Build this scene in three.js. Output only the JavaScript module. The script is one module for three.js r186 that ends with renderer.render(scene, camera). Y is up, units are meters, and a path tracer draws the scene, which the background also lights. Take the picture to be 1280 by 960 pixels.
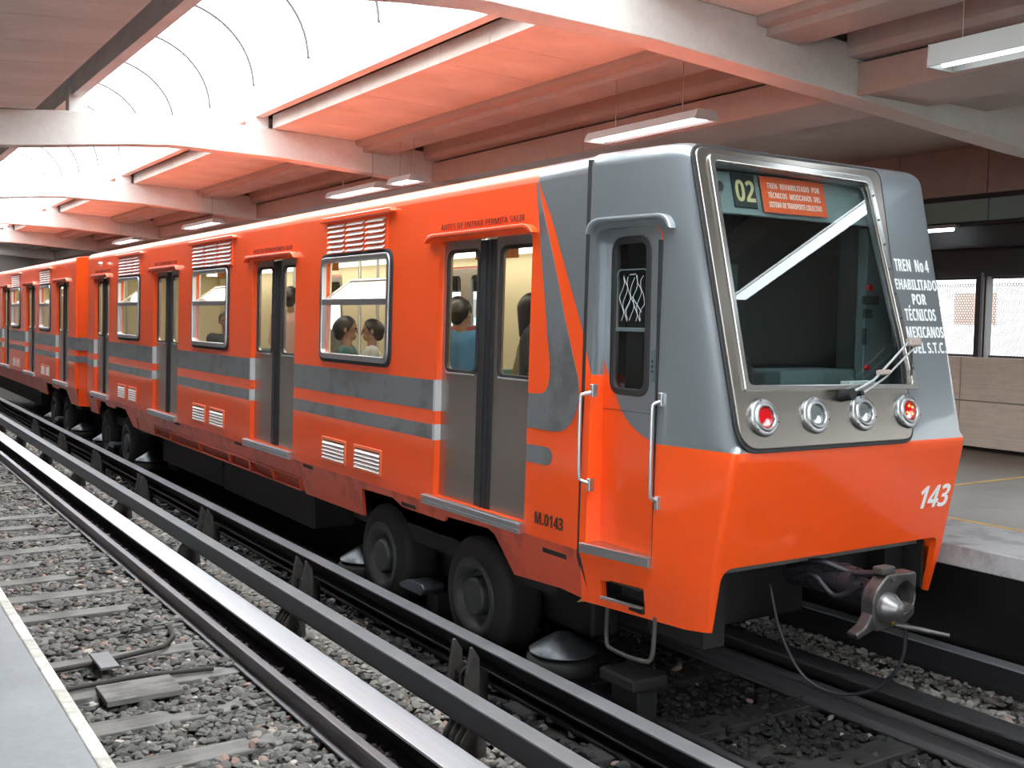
import * as THREE from 'three';
import { mergeGeometries, mergeVertices, toCreasedNormals } from 'three/addons/utils/BufferGeometryUtils.js';
import { RoundedBoxGeometry } from 'three/addons/geometries/RoundedBoxGeometry.js';
import { TextGeometry } from 'three/addons/geometries/TextGeometry.js';
import { FontLoader } from 'three/addons/loaders/FontLoader.js';
import { MarchingCubes } from 'three/addons/objects/MarchingCubes.js';
import { RectAreaLightUniformsLib } from 'three/addons/lights/RectAreaLightUniformsLib.js';
import { Brush, Evaluator, SUBTRACTION, INTERSECTION } from 'three-bvh-csg';

// ---------------------------------------------------------------- camera, sky, exposure
const scene = new THREE.Scene();
const EYE = 2.56;                                   // metres above the running surface of the tracks
const camera = new THREE.PerspectiveCamera(39.489, 1280 / 960, 0.05, 400);
{
  const m = new THREE.Matrix4();
  m.set(0.84014816, 0.01985878, -0.54199326, 0, 0.01596514, 0.99799081, 0.06131435, EYE, 0.54212193, -0.06016613, 0.8381431, 0, 0, 0, 0, 1);
  m.decompose(camera.position, camera.quaternion, camera.scale);
  camera.scale.set(1, 1, 1);
}
scene.add(camera);
const SKY = new THREE.Color().setRGB(0.93, 0.975, 1.0);
scene.background = SKY;                              // bright even overcast
scene.backgroundIntensity = 1.0;
const renderer = new THREE.WebGLRenderer({ antialias: true });
renderer.toneMapping = THREE.LinearToneMapping;
renderer.toneMappingExposure = 10.5;
renderer.shadowMap.enabled = true;
RectAreaLightUniformsLib.init();
const LUMINAIRE_POWER = 1.5, CAR_LIGHT_POWER = 0.21;

// ---------------------------------------------------------------- helpers
let seed = 20240611;
const rnd = () => { seed |= 0; seed = (seed + 0x6d2b79f5) | 0; let t = Math.imul(seed ^ (seed >>> 15), 1 | seed); t = (t + Math.imul(t ^ (t >>> 7), 61 | t)) ^ t; return ((t ^ (t >>> 14)) >>> 0) / 4294967296; };
const range = (a, b) => a + (b - a) * rnd();
const lerp = (a, b, t) => a + (b - a) * t;

// tileable value noise
function lattice(n, s) {
  const a = new Float32Array(n * n); let q = s;
  for (let i = 0; i < a.length; i++) { q = (Math.imul(q, 1664525) + 1013904223) >>> 0; a[i] = q / 4294967296; }
  return (x, y) => {
    const xi = Math.floor(x), yi = Math.floor(y), fx = x - xi, fy = y - yi, u = fx * fx * (3 - 2 * fx), v = fy * fy * (3 - 2 * fy);
    const at = (i, j) => a[(((j % n) + n) % n) * n + (((i % n) + n) % n)];
    return lerp(lerp(at(xi, yi), at(xi + 1, yi), u), lerp(at(xi, yi + 1), at(xi + 1, yi + 1), u), v);
  };
}
function fbm(n0, octaves, s) {
  const L = []; for (let o = 0; o < octaves; o++) L.push(lattice(n0 << o, s + o * 77));
  return (u, v) => { let t = 0, a = 0.5, w = 0; for (let o = 0; o < octaves; o++) { t += a * L[o](u * (n0 << o), v * (n0 << o)); w += a; a *= 0.55; } return t / w; };
}
function texture(size, f, repeat = 1) {
  const d = new Uint8Array(size * size * 4);
  for (let j = 0; j < size; j++) for (let i = 0; i < size; i++) {
    const c = f(i / size, j / size), k = (j * size + i) * 4;
    const [r, g, b] = Array.isArray(c) ? c : [c, c, c];
    d[k] = Math.max(0, Math.min(255, r * 255)); d[k + 1] = Math.max(0, Math.min(255, g * 255)); d[k + 2] = Math.max(0, Math.min(255, b * 255)); d[k + 3] = 255;
  }
  const t = new THREE.DataTexture(d, size, size, THREE.RGBAFormat);
  t.wrapS = t.wrapT = THREE.RepeatWrapping; t.magFilter = THREE.LinearFilter; t.minFilter = THREE.LinearMipmapLinearFilter; t.generateMipmaps = true;
  t.repeat.set(repeat, repeat); t.needsUpdate = true;
  return t;
}
const again = (t, rx, ry = rx) => { const c = t.clone(); c.repeat.set(rx, ry); c.needsUpdate = true; return c; };

const n4 = fbm(4, 5, 11), n8 = fbm(8, 5, 93), n16 = fbm(16, 4, 201), n64 = fbm(64, 2, 307), streak = lattice(256, 5), streak2 = lattice(64, 9);
const clamp01 = (x) => Math.max(0, Math.min(1, x));
const T_mottle = texture(512, (u, v) => 0.80 + 0.20 * clamp01(0.5 + 1.6 * (n4(u, v) - 0.5) + 0.5 * (n64(u, v) - 0.5)));
const T_stain = texture(512, (u, v) => { const s = clamp01((n8(u, v) - 0.50) * 4), g = n64(u, v); const k = 1 - 0.34 * s - 0.18 * (g - 0.5); return [k, k * (1 - 0.03 * s), k * (1 - 0.06 * s)]; });
const T_grain = texture(512, (u, v) => 0.5 + 0.5 * (n64(u, v) - 0.5) + 0.35 * (n16(u, v) - 0.5));
const T_brushed = texture(512, (u, v) => 0.80 + 0.12 * streak(u * 256, v * 8) + 0.10 * (n16(u, v) - 0.5));
const T_dust = texture(512, (u, v) => { const s = clamp01((n8(u, v) - 0.46) * 3.2) * clamp01(0.4 + n64(u, v)); return [lerp(1, 0.93, s), 1, 1]; });
const T_board = texture(512, (u, v) => { const g = n8(u * 1, v) * 0.5 + streak2(u * 4, v * 64) * 0.5; const k = 0.74 + 0.26 * g + 0.10 * (n64(u, v) - 0.5); return [k, k * 0.985, k * 0.965]; });
const T_floor = texture(512, (u, v) => { const a = n4(u, v), s = clamp01((n8(v, u) - 0.45) * 3), g = n64(u, v); const k = 0.62 + 0.34 * a - 0.22 * s + 0.14 * (g - 0.5); return [k * 1.02, k * (0.97 - 0.02 * s), k * 0.9]; });
const T_sleeper = texture(512, (u, v) => { const g = streak(u * 6, v * 128), o = clamp01((n8(u, v) - 0.52) * 5); const k = 0.72 + 0.28 * g - 0.30 * o; return [k, k * 0.99, k * 0.97]; });

const M = {};
const std = (name, o) => { const m = new THREE.MeshStandardMaterial(o); m.name = name; M[name] = m; return m; };
const phys = (name, o) => { const m = new THREE.MeshPhysicalMaterial(o); m.name = name; M[name] = m; return m; };
const lin = (r, g, b) => new THREE.Color().setRGB(r, g, b);

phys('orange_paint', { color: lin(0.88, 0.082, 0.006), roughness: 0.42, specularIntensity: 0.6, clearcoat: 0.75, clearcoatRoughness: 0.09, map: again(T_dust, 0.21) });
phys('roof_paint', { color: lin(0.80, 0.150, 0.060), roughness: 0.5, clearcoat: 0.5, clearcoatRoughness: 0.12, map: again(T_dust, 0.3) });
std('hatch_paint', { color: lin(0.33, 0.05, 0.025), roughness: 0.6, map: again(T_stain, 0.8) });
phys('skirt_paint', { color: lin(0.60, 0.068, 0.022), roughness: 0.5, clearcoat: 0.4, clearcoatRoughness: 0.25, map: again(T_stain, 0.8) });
phys('grey_paint', { color: lin(0.235, 0.265, 0.288), metalness: 0.5, roughness: 0.32, clearcoat: 1.0, clearcoatRoughness: 0.05 });
phys('stripe_grey', { color: lin(0.135, 0.145, 0.155), roughness: 0.45, clearcoat: 0.45, clearcoatRoughness: 0.15, map: again(T_stain, 0.55) });
std('stripe_trim', { color: lin(0.45, 0.47, 0.49), roughness: 0.45 });
std('frame_steel', { color: lin(0.55, 0.55, 0.53), metalness: 1, roughness: 0.27 });
std('stainless', { color: lin(0.30, 0.275, 0.25), metalness: 1, roughness: 0.38, roughnessMap: again(T_brushed, 1, 1) });
std('door_steel', { color: lin(0.40, 0.37, 0.34), metalness: 0.95, roughness: 0.30 });
std('bright_steel', { color: lin(0.78, 0.78, 0.77), metalness: 1, roughness: 0.24 });
std('aluminium', { color: lin(0.60, 0.61, 0.63), metalness: 1, roughness: 0.34 });
std('lamp_ring', { color: lin(0.46, 0.47, 0.48), metalness: 1, roughness: 0.38 });
std('bar_bright', { color: lin(0.42, 0.45, 0.49), metalness: 0.8, roughness: 0.42 });
std('hoop_steel', { color: lin(0.05, 0.05, 0.055), roughness: 0.6 });
std('rubber', { color: lin(0.018, 0.018, 0.02), roughness: 0.62 });
std('black_gap', { color: lin(0.012, 0.012, 0.013), roughness: 0.8 });
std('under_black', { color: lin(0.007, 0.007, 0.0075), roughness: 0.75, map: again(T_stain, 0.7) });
std('tyre', { color: lin(0.009, 0.009, 0.0095), roughness: 0.75, map: again(T_mottle, 1.5) });
std('rim_grey', { color: lin(0.032, 0.034, 0.036), roughness: 0.5, map: again(T_stain, 2) });
std('cone_grey', { color: lin(0.085, 0.092, 0.105), metalness: 0.6, roughness: 0.34, map: again(T_stain, 2) });
std('coupler_steel', { color: lin(0.10, 0.098, 0.10), metalness: 0.7, roughness: 0.42, map: again(T_stain, 3) });
phys('glass', { color: 0xffffff, transmission: 1, roughness: 0.0, thickness: 0, ior: 1.52 });
phys('tinted_glass', { color: lin(0.30, 0.36, 0.35), transmission: 1, roughness: 0.0, thickness: 0, ior: 1.52 });
phys('skylight_sheet', { color: lin(0.96, 0.97, 0.97), transmission: 1, roughness: 0.12, thickness: 0, ior: 1.4 });
std('vent_slat', { color: lin(0.85, 0.79, 0.76), roughness: 0.4 });
std('vent_frame', { color: lin(0.80, 0.17, 0.07), roughness: 0.45 });
std('cream', { color: lin(0.80, 0.70, 0.46), roughness: 0.5 });
std('cream_ceiling', { color: lin(0.86, 0.80, 0.60), roughness: 0.5 });
std('car_floor', { color: lin(0.12, 0.12, 0.11), roughness: 0.7 });
std('seat_green', { color: lin(0.08, 0.20, 0.16), roughness: 0.5 });
std('cab_grey', { color: lin(0.10, 0.135, 0.14), roughness: 0.55 });
std('cab_dark', { color: lin(0.025, 0.032, 0.032), roughness: 0.65 });
std('letter_black', { color: lin(0.03, 0.022, 0.02), roughness: 0.6 });
std('letter_maroon', { color: lin(0.08, 0.012, 0.01), roughness: 0.6 });
std('letter_white', { color: lin(0.80, 0.82, 0.82), roughness: 0.5 });
phys('red_lens', { color: lin(0.55, 0.006, 0.012), roughness: 0.12, clearcoat: 1, clearcoatRoughness: 0.03 });
phys('clear_lens', { color: lin(0.20, 0.23, 0.23), roughness: 0.15, clearcoat: 1, clearcoatRoughness: 0.03, metalness: 0.4 });
std('led_lit', { color: lin(0.9, 0.25, 0.05), emissive: lin(1, 0.28, 0.04), emissiveIntensity: 0.35, roughness: 0.3 });
// hall
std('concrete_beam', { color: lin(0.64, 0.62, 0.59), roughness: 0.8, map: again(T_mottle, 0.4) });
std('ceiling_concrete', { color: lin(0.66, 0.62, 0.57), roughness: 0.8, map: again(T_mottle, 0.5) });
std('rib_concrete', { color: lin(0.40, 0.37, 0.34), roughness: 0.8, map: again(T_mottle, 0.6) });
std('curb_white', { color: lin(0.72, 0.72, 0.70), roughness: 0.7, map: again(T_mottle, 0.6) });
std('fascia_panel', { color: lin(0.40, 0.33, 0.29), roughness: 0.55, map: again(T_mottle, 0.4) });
std('brown_panel', { color: lin(0.30, 0.22, 0.19), roughness: 0.5, map: again(T_mottle, 0.4) });
std('green_panel', { color: lin(0.15, 0.22, 0.20), roughness: 0.45 });
std('dark_header', { color: lin(0.02, 0.02, 0.022), roughness: 0.6 });
std('board_concrete', { color: lin(0.62, 0.54, 0.46), roughness: 0.85, map: again(T_board, 0.8, 0.8), bumpMap: again(T_board, 0.8, 0.8), bumpScale: 0.004 });
std('platform_grey', { color: lin(0.33, 0.35, 0.365), roughness: 0.5, map: again(T_mottle, 0.8) });
std('platform_brown', { color: lin(0.155, 0.122, 0.096), roughness: 0.45, map: again(T_floor, 0.35) });
std('nosing_grey', { color: lin(0.36, 0.37, 0.38), roughness: 0.6, map: again(T_stain, 0.7) });
std('edge_white', { color: lin(0.86, 0.85, 0.78), roughness: 0.6, map: again(T_stain, 1.3) });
std('line_yellow', { color: lin(0.62, 0.36, 0.05), roughness: 0.6, map: again(T_stain, 1.5) });
std('wall_plain', { color: lin(0.42, 0.40, 0.38), roughness: 0.8, map: again(T_mottle, 0.3) });
std('lamp_housing', { color: lin(0.26, 0.26, 0.25), roughness: 0.5 });
std('lamp_tube', { color: lin(1, 1, 1), emissive: lin(0.90, 0.97, 1.0), emissiveIntensity: 1.0, roughness: 0.4 });
std('screen_metal', { color: lin(0.06, 0.06, 0.07), roughness: 0.6 });
// track
std('track_top', { color: lin(0.84, 0.86, 0.90), metalness: 0.85, roughness: 0.40, map: again(T_brushed, 3, 0.15) });
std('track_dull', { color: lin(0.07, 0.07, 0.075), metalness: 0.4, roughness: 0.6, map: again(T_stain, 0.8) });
std('track_side', { color: lin(0.014, 0.013, 0.014), roughness: 0.7 });
std('rail_top', { color: lin(0.20, 0.19, 0.20), metalness: 0.7, roughness: 0.42 });
std('bar_top', { color: lin(0.225, 0.23, 0.24), metalness: 0.3, roughness: 0.55, map: again(T_mottle, 0.9) });
std('bar_side', { color: lin(0.014, 0.014, 0.017), metalness: 0.3, roughness: 0.5 });
std('insulator', { color: lin(0.055, 0.05, 0.046), roughness: 0.7, map: again(T_stain, 2) });
std('sleeper_wood', { color: lin(0.27, 0.265, 0.255), roughness: 0.85, map: again(T_sleeper, 0.5, 0.5), bumpMap: again(T_sleeper, 0.5, 0.5), bumpScale: 0.004 });
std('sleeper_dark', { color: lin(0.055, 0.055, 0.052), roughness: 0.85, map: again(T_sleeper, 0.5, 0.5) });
std('bed_dirt', { color: lin(0.075, 0.07, 0.064), roughness: 0.95, map: again(T_stain, 1.1) });
std('stone', { color: lin(1, 1, 1), roughness: 0.85 });

phys('screen_glass', { color: lin(0.68, 0.76, 0.75), transmission: 1, roughness: 0.0, thickness: 0, ior: 1.6 });
std('header_grey', { color: lin(0.24, 0.29, 0.30), roughness: 0.5 });
std('numeral_cream', { color: lin(0.72, 0.60, 0.30), roughness: 0.5 });
std('aluminium_dull', { color: lin(0.24, 0.235, 0.24), metalness: 0.9, roughness: 0.4 });
std('brass', { color: lin(0.55, 0.36, 0.10), metalness: 0.9, roughness: 0.35 });
std('hose_dark', { color: lin(0.018, 0.016, 0.022), roughness: 0.45 });

// geometry helpers -------------------------------------------------
function clean(g) {                                  // non-indexed, position + normal + uv only
  let h = g.index ? g.toNonIndexed() : g.clone();
  if (!h.attributes.normal) h.computeVertexNormals();
  for (const k of Object.keys(h.attributes)) if (!['position', 'normal', 'uv'].includes(k)) h.deleteAttribute(k);
  if (!h.attributes.uv) h.setAttribute('uv', new THREE.BufferAttribute(new Float32Array(h.attributes.position.count * 2), 2));
  h.morphAttributes = {}; h.clearGroups();
  return h;
}
const merge = (...l) => { l = l.flat(); return l.length === 1 ? l[0] : mergeGeometries(l.map(clean)); };
function metreUV(g) {                                // box projection in metres
  const h = g.index ? g.toNonIndexed() : g, p = h.attributes.position, uv = new Float32Array(p.count * 2);
  const a = new THREE.Vector3(), b = new THREE.Vector3(), c = new THREE.Vector3();
  for (let i = 0; i + 2 < p.count; i += 3) {
    a.fromBufferAttribute(p, i); b.fromBufferAttribute(p, i + 1); c.fromBufferAttribute(p, i + 2);
    const n = b.clone().sub(a).cross(c.clone().sub(a)), ax = Math.abs(n.x), ay = Math.abs(n.y), az = Math.abs(n.z);
    [a, b, c].forEach((v, k) => { const q = (i + k) * 2; if (ay >= ax && ay >= az) { uv[q] = v.x; uv[q + 1] = v.z; } else if (ax >= az) { uv[q] = v.z; uv[q + 1] = v.y; } else { uv[q] = v.x; uv[q + 1] = v.y; } });
  }
  h.setAttribute('uv', new THREE.BufferAttribute(uv, 2));
  return h;
}
const box = (x0, x1, y0, y1, z0, z1) => new THREE.BoxGeometry(Math.abs(x1 - x0), Math.abs(y1 - y0), Math.abs(z1 - z0)).translate((x0 + x1) / 2, (y0 + y1) / 2, (z0 + z1) / 2);
const rbox = (x0, x1, y0, y1, z0, z1, r = 0.008, s = 2) => new RoundedBoxGeometry(Math.abs(x1 - x0), Math.abs(y1 - y0), Math.abs(z1 - z0), s, Math.min(r, Math.abs(x1 - x0) / 2.01, Math.abs(y1 - y0) / 2.01, Math.abs(z1 - z0) / 2.01)).translate((x0 + x1) / 2, (y0 + y1) / 2, (z0 + z1) / 2);
const V = (x, y, z) => new THREE.Vector3(x, y, z);
const tube = (pts, r, seg = 24, rad = 8, tension = 0.1) => new THREE.TubeGeometry(new THREE.CatmullRomCurve3(pts.map((p) => (p.isVector3 ? p : V(...p))), false, 'catmullrom', tension), seg, r, rad, false);
function rod(a, b, r, rad = 10, r2 = r) {
  const A = V(...a), B = V(...b), d = B.clone().sub(A), g = new THREE.CylinderGeometry(r2, r, d.length(), rad);
  g.applyQuaternion(new THREE.Quaternion().setFromUnitVectors(V(0, 1, 0), d.clone().normalize()));
  return g.translate((A.x + B.x) / 2, (A.y + B.y) / 2, (A.z + B.z) / 2);
}
function poly(pts) { const s = new THREE.Shape(); pts.forEach(([x, y], i) => (i ? s.lineTo(x, y) : s.moveTo(x, y))); s.closePath(); return s; }
function roundPoly(pts, r, pitch = 0) {                         // polygon with rounded corners; r is a number or a list
  const s = new THREE.Shape(), n = pts.length, P = pts.map(([x, y]) => new THREE.Vector2(x, y));
  for (let i = 0; i < n; i++) {
    const p = P[i], a = P[(i + n - 1) % n], b = P[(i + 1) % n], rr = Array.isArray(r) ? r[i] : r;
    const da = a.clone().sub(p), db = b.clone().sub(p), k = Math.min(rr, da.length() / 2.01, db.length() / 2.01);
    const p0 = p.clone().add(da.normalize().multiplyScalar(k)), p1 = p.clone().add(db.normalize().multiplyScalar(k));
    if (i) { const q = s.currentPoint.clone(), n = pitch ? Math.ceil(q.distanceTo(p0) / pitch) : 1; for (let k = 1; k <= n; k++) s.lineTo(lerp(q.x, p0.x, k / n), lerp(q.y, p0.y, k / n)); } else s.moveTo(p0.x, p0.y);
    if (rr > 0) s.quadraticCurveTo(p.x, p.y, p1.x, p1.y);
  }
  if (pitch) { const q = s.currentPoint.clone(), e = s.curves[0].getPoint(0), n = Math.ceil(q.distanceTo(e) / pitch); for (let k = 1; k < n; k++) s.lineTo(lerp(q.x, e.x, k / n), lerp(q.y, e.y, k / n)); }
  s.closePath(); return s;
}
const rectPts = (u0, u1, v0, v1) => [[u0, v0], [u1, v0], [u1, v1], [u0, v1]];
const asHole = (shape, n = 6) => new THREE.Path(shape.getPoints(n));
// a triangulation that keeps holes open: where the stock one fails, a ring is split into two simple outlines
const stockTriangles = THREE.ShapeUtils.triangulateShape;
THREE.ShapeUtils.triangulateShape = (contour, holes) => {
  const first = stockTriangles.call(THREE.ShapeUtils, contour, holes); if (!holes.length) return first;
  const all = [contour, ...holes].flat(), A = (l) => Math.abs(THREE.ShapeUtils.area(l));
  const sum = (f) => f.reduce((s, t) => s + A(t.map((i) => all[i])), 0), want = A(contour) - holes.reduce((s, l) => s + A(l), 0);
  if (Math.abs(sum(first) - want) < 0.005 * want) return first;
  if (holes.length > 1) { console.log('unsound outline'); return first; }
  const n = contour.length, m = holes[0].length, out = [...contour.keys()], inn = [...holes[0].keys()].map((k) => k + n), faces = [];
  if (Math.sign(THREE.ShapeUtils.area(contour)) !== Math.sign(THREE.ShapeUtils.area(holes[0]))) inn.reverse();
  const d = (i, j) => all[out[i % n]].distanceTo(all[inn[j % m]]);
  let s = 0; for (let j = 1; j < m; j++) if (d(0, j) < d(0, s)) s = j;
  for (let i = 0, j = 0; i < n || j < m;) {          // a strip round the ring, always by the shorter diagonal
    if (j >= m || (i < n && d(i + 1, s + j) <= d(i, s + j + 1))) { faces.push([out[i % n], out[(i + 1) % n], inn[(s + j) % m]]); i++; } else { faces.push([out[i % n], inn[(s + j + 1) % m], inn[(s + j) % m]]); j++; }
  }
  if (Math.abs(sum(faces) - want) > 0.01 * want) console.log('unsound ring', sum(faces), want);
  return faces;
};
const extrude = (shape, depth, bevel = 0, curve = 6) => new THREE.ExtrudeGeometry(shape, { depth: depth - 2 * bevel, bevelEnabled: bevel > 0, bevelThickness: bevel, bevelSize: bevel, bevelOffset: -bevel, bevelSegments: 2, curveSegments: curve }).translate(0, 0, bevel);
function prism(pts, z0, z1) { return extrude(poly(pts), Math.abs(z1 - z0)).translate(0, 0, Math.min(z0, z1)); }   // (x, y) section along z
function flip(g) { const h = g.index ? g.toNonIndexed() : g; for (const k of Object.keys(h.attributes)) { const a = h.attributes[k], s = a.itemSize, d = a.array; for (let i = 0; i + 2 < a.count; i += 3) for (let c = 0; c < s; c++) { const t = d[(i + 1) * s + c]; d[(i + 1) * s + c] = d[(i + 2) * s + c]; d[(i + 2) * s + c] = t; } } return h; }
const lathe = (pts, seg = 28) => new THREE.LatheGeometry(pts.map(([r, y]) => new THREE.Vector2(r, y)), seg);

// object helpers -------------------------------------------------
const used = new Map(), origin = new WeakMap();
function numbered(n) { const k = used.get(n) ?? 0; used.set(n, k + 1); return k ? `${n}_${String(k).padStart(3, '0')}` : n; }
function tag(o, label, category, group, kind) { if (label) o.userData.label = label; if (category) o.userData.category = category; if (group) o.userData.group = group; if (kind) o.userData.kind = kind; return o; }
function thing(name, label, category, at, group, kind) {
  const g = new THREE.Group(); g.name = numbered(name); g.position.set(...at); origin.set(g, V(...at)); scene.add(g);
  return tag(g, label, category, group, kind);
}
function part(parent, name, geo, mat, label) {       // geo in world coordinates
  let g = geo.isBufferGeometry ? geo : merge(geo);
  if (!g.userData.keepUV) g = metreUV(g);
  const o = origin.get(parent); g = g.clone(); g.translate(-o.x, -o.y, -o.z);
  const m = new THREE.Mesh(g, mat); m.name = name; m.castShadow = m.receiveShadow = true; parent.add(m); origin.set(m, o.clone());
  if (label) m.userData.label = label;
  return m;
}
function whole(name, label, category, geo, mat, group, kind) {   // a thing that is one mesh, standing at its base
  let g = geo.isBufferGeometry ? geo : merge(geo);
  if (!g.userData.keepUV) g = metreUV(g); else g = g.clone();
  g.computeBoundingBox(); const b = g.boundingBox, at = V((b.min.x + b.max.x) / 2, b.min.y, (b.min.z + b.max.z) / 2);
  g.translate(-at.x, -at.y, -at.z);
  const m = new THREE.Mesh(g, mat); m.name = numbered(name); m.position.copy(at); m.castShadow = m.receiveShadow = true; scene.add(m); origin.set(m, at);
  return tag(m, label, category, group, kind);
}
const structure = (name, geo, mat) => whole(name, null, null, geo, mat, null, 'structure');
function copy(o, at, label, name) { const c = o.clone(); c.name = numbered(name ?? o.name.replace(/_\d{3}$/, '')); c.position.set(...at); if (label) c.userData = { ...o.userData, label }; scene.add(c); origin.set(c, V(...at)); return c; }
const ORD = ['first', 'second', 'third', 'fourth', 'fifth', 'sixth', 'seventh', 'eighth', 'ninth', 'tenth', 'eleventh', 'twelfth', 'thirteenth', 'fourteenth', 'fifteenth', 'sixteenth', 'seventeenth', 'eighteenth', 'nineteenth', 'twentieth', 'twenty-first', 'twenty-second', 'twenty-third', 'twenty-fourth', 'twenty-fifth', 'twenty-sixth', 'twenty-seventh', 'twenty-eighth', 'twenty-ninth', 'thirtieth', 'thirty-first', 'thirty-second', 'thirty-third', 'thirty-fourth', 'thirty-fifth', 'thirty-sixth', 'thirty-seventh', 'thirty-eighth', 'thirty-ninth', 'fortieth'];
const font = await new FontLoader().loadAsync('fonts/droid/droid_sans_bold.typeface.json');
const fontThin = await new FontLoader().loadAsync('fonts/droid/droid_sans_regular.typeface.json');
function lettering(text, width, height, depth = 0.002, f = font, slant = 0) {   // text fitted to width x height, origin bottom left
  const g = new TextGeometry(text, { font: f, size: 1, depth: 0.01, curveSegments: 3 });
  g.computeBoundingBox(); const b = g.boundingBox;
  g.translate(-b.min.x, -b.min.y, 0); g.scale(width / (b.max.x - b.min.x), height / (b.max.y - b.min.y), depth / 0.01);
  if (slant) g.applyMatrix4(new THREE.Matrix4().set(1, slant, 0, 0, 0, 1, 0, 0, 0, 0, 1, 0, 0, 0, 0, 1));
  return g;
}
// ---------------------------------------------------------------- the hall
const Z_END = -46, Z_START = 14;
const RIDGE = 3.66;
const beamZ = [8.5, 1.25, -6.0, -13.3, -20.5, -27.7, -34.9, -42.1];
// bed of the two tracks and the two platforms
const bed = new THREE.Group(); bed.name = 'floor'; tag(bed, null, null, null, 'structure'); scene.add(bed); origin.set(bed, V(0, 0, 0));
part(bed, 'track_bed', box(-4.6, 12, -0.5, -0.26, Z_END, Z_START), M.bed_dirt);
{
  const p = new THREE.Group(); p.name = 'platform_left'; tag(p, null, null, null, 'structure'); p.position.set(-1.8, -0.26, -16); origin.set(p, p.position.clone()); scene.add(p);
  part(p, 'platform_slab', box(-4.4, 0.745, 0.86, 1.05, Z_END, Z_START), M.platform_grey);
  part(p, 'platform_edge', rbox(0.747, 0.80, 0.90, 1.052, Z_END, Z_START, 0.01), M.edge_white);
  part(p, 'platform_wall', box(-4.4, 0.35, -0.26, 0.86, Z_END, Z_START), M.wall_plain);
}
{
  const p = new THREE.Group(); p.name = 'platform_right'; tag(p, null, null, null, 'structure'); p.position.set(9, -0.26, -16); origin.set(p, p.position.clone()); scene.add(p);
  part(p, 'platform_slab', box(7.46, 11.9, 0.84, 1.05, Z_END, Z_START), M.platform_brown);
  part(p, 'platform_nosing', rbox(6.54, 7.40, 0.90, 1.052, Z_END, Z_START, 0.012), M.nosing_grey);
  part(p, 'edge_line', box(7.40, 7.46, 0.86, 1.0515, Z_END, Z_START), M.line_yellow);
  for (const z of [-6.16, -16.2]) part(p, 'floor_line', box(7.47, 11.5, 1.049, 1.0525, z - 0.03, z + 0.03), M.line_yellow);
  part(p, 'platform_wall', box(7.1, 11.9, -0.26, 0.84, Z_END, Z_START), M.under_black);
}
// right-hand wall: board-marked parapet, perforated screens, dark header, green and brown fascias
const ZW0 = -32, ZW1 = Z_START;
{
  const w = new THREE.Group(); w.name = 'wall_right'; tag(w, null, null, null, 'structure'); w.position.set(11.8, 1.05, -10); origin.set(w, w.position.clone()); scene.add(w);
  part(w, 'wall_foot', box(11.80, 12.0, 1.0, 1.12, ZW0, ZW1), M.dark_header);
  for (let z = ZW0; z < ZW1; z += 4) for (const [y0, y1] of [[1.10, 1.645], [1.655, 2.18]]) part(w, 'concrete_panel', rbox(11.70, 11.95, y0, y1, z + 0.005, Math.min(ZW1, z + 3.995), 0.006), M.board_concrete);
  part(w, 'header', box(11.9, 12.1, 3.15, 5.4, ZW0, ZW1), M.dark_header);
  part(w, 'header_ledge', [box(11.72, 12.0, 3.15, 3.22, ZW0, ZW1), box(11.72, 11.9, 3.50, 3.53, ZW0, ZW1), box(11.72, 12, 4.06, 4.14, ZW0, ZW1), box(11.72, 11.9, 3.78, 3.81, ZW0, ZW1)], M.dark_header);
  for (let z = -31.4; z < ZW1; z += 1.247) {
    part(w, 'green_panel', rbox(11.68, 11.74, 3.815, 4.075, z + 0.006, z + 1.241, 0.006), M.green_panel);
    part(w, 'brown_panel', rbox(11.64, 11.72, 4.135, 4.95, z + 0.005, z + 1.242, 0.006), M.brown_panel);
  }
  // the solid wall beyond the screens' end
  part(w, 'wall_end', box(11.7, 12.0, 1.0, 5.4, Z_END, ZW0), M.wall_plain);
}
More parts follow.
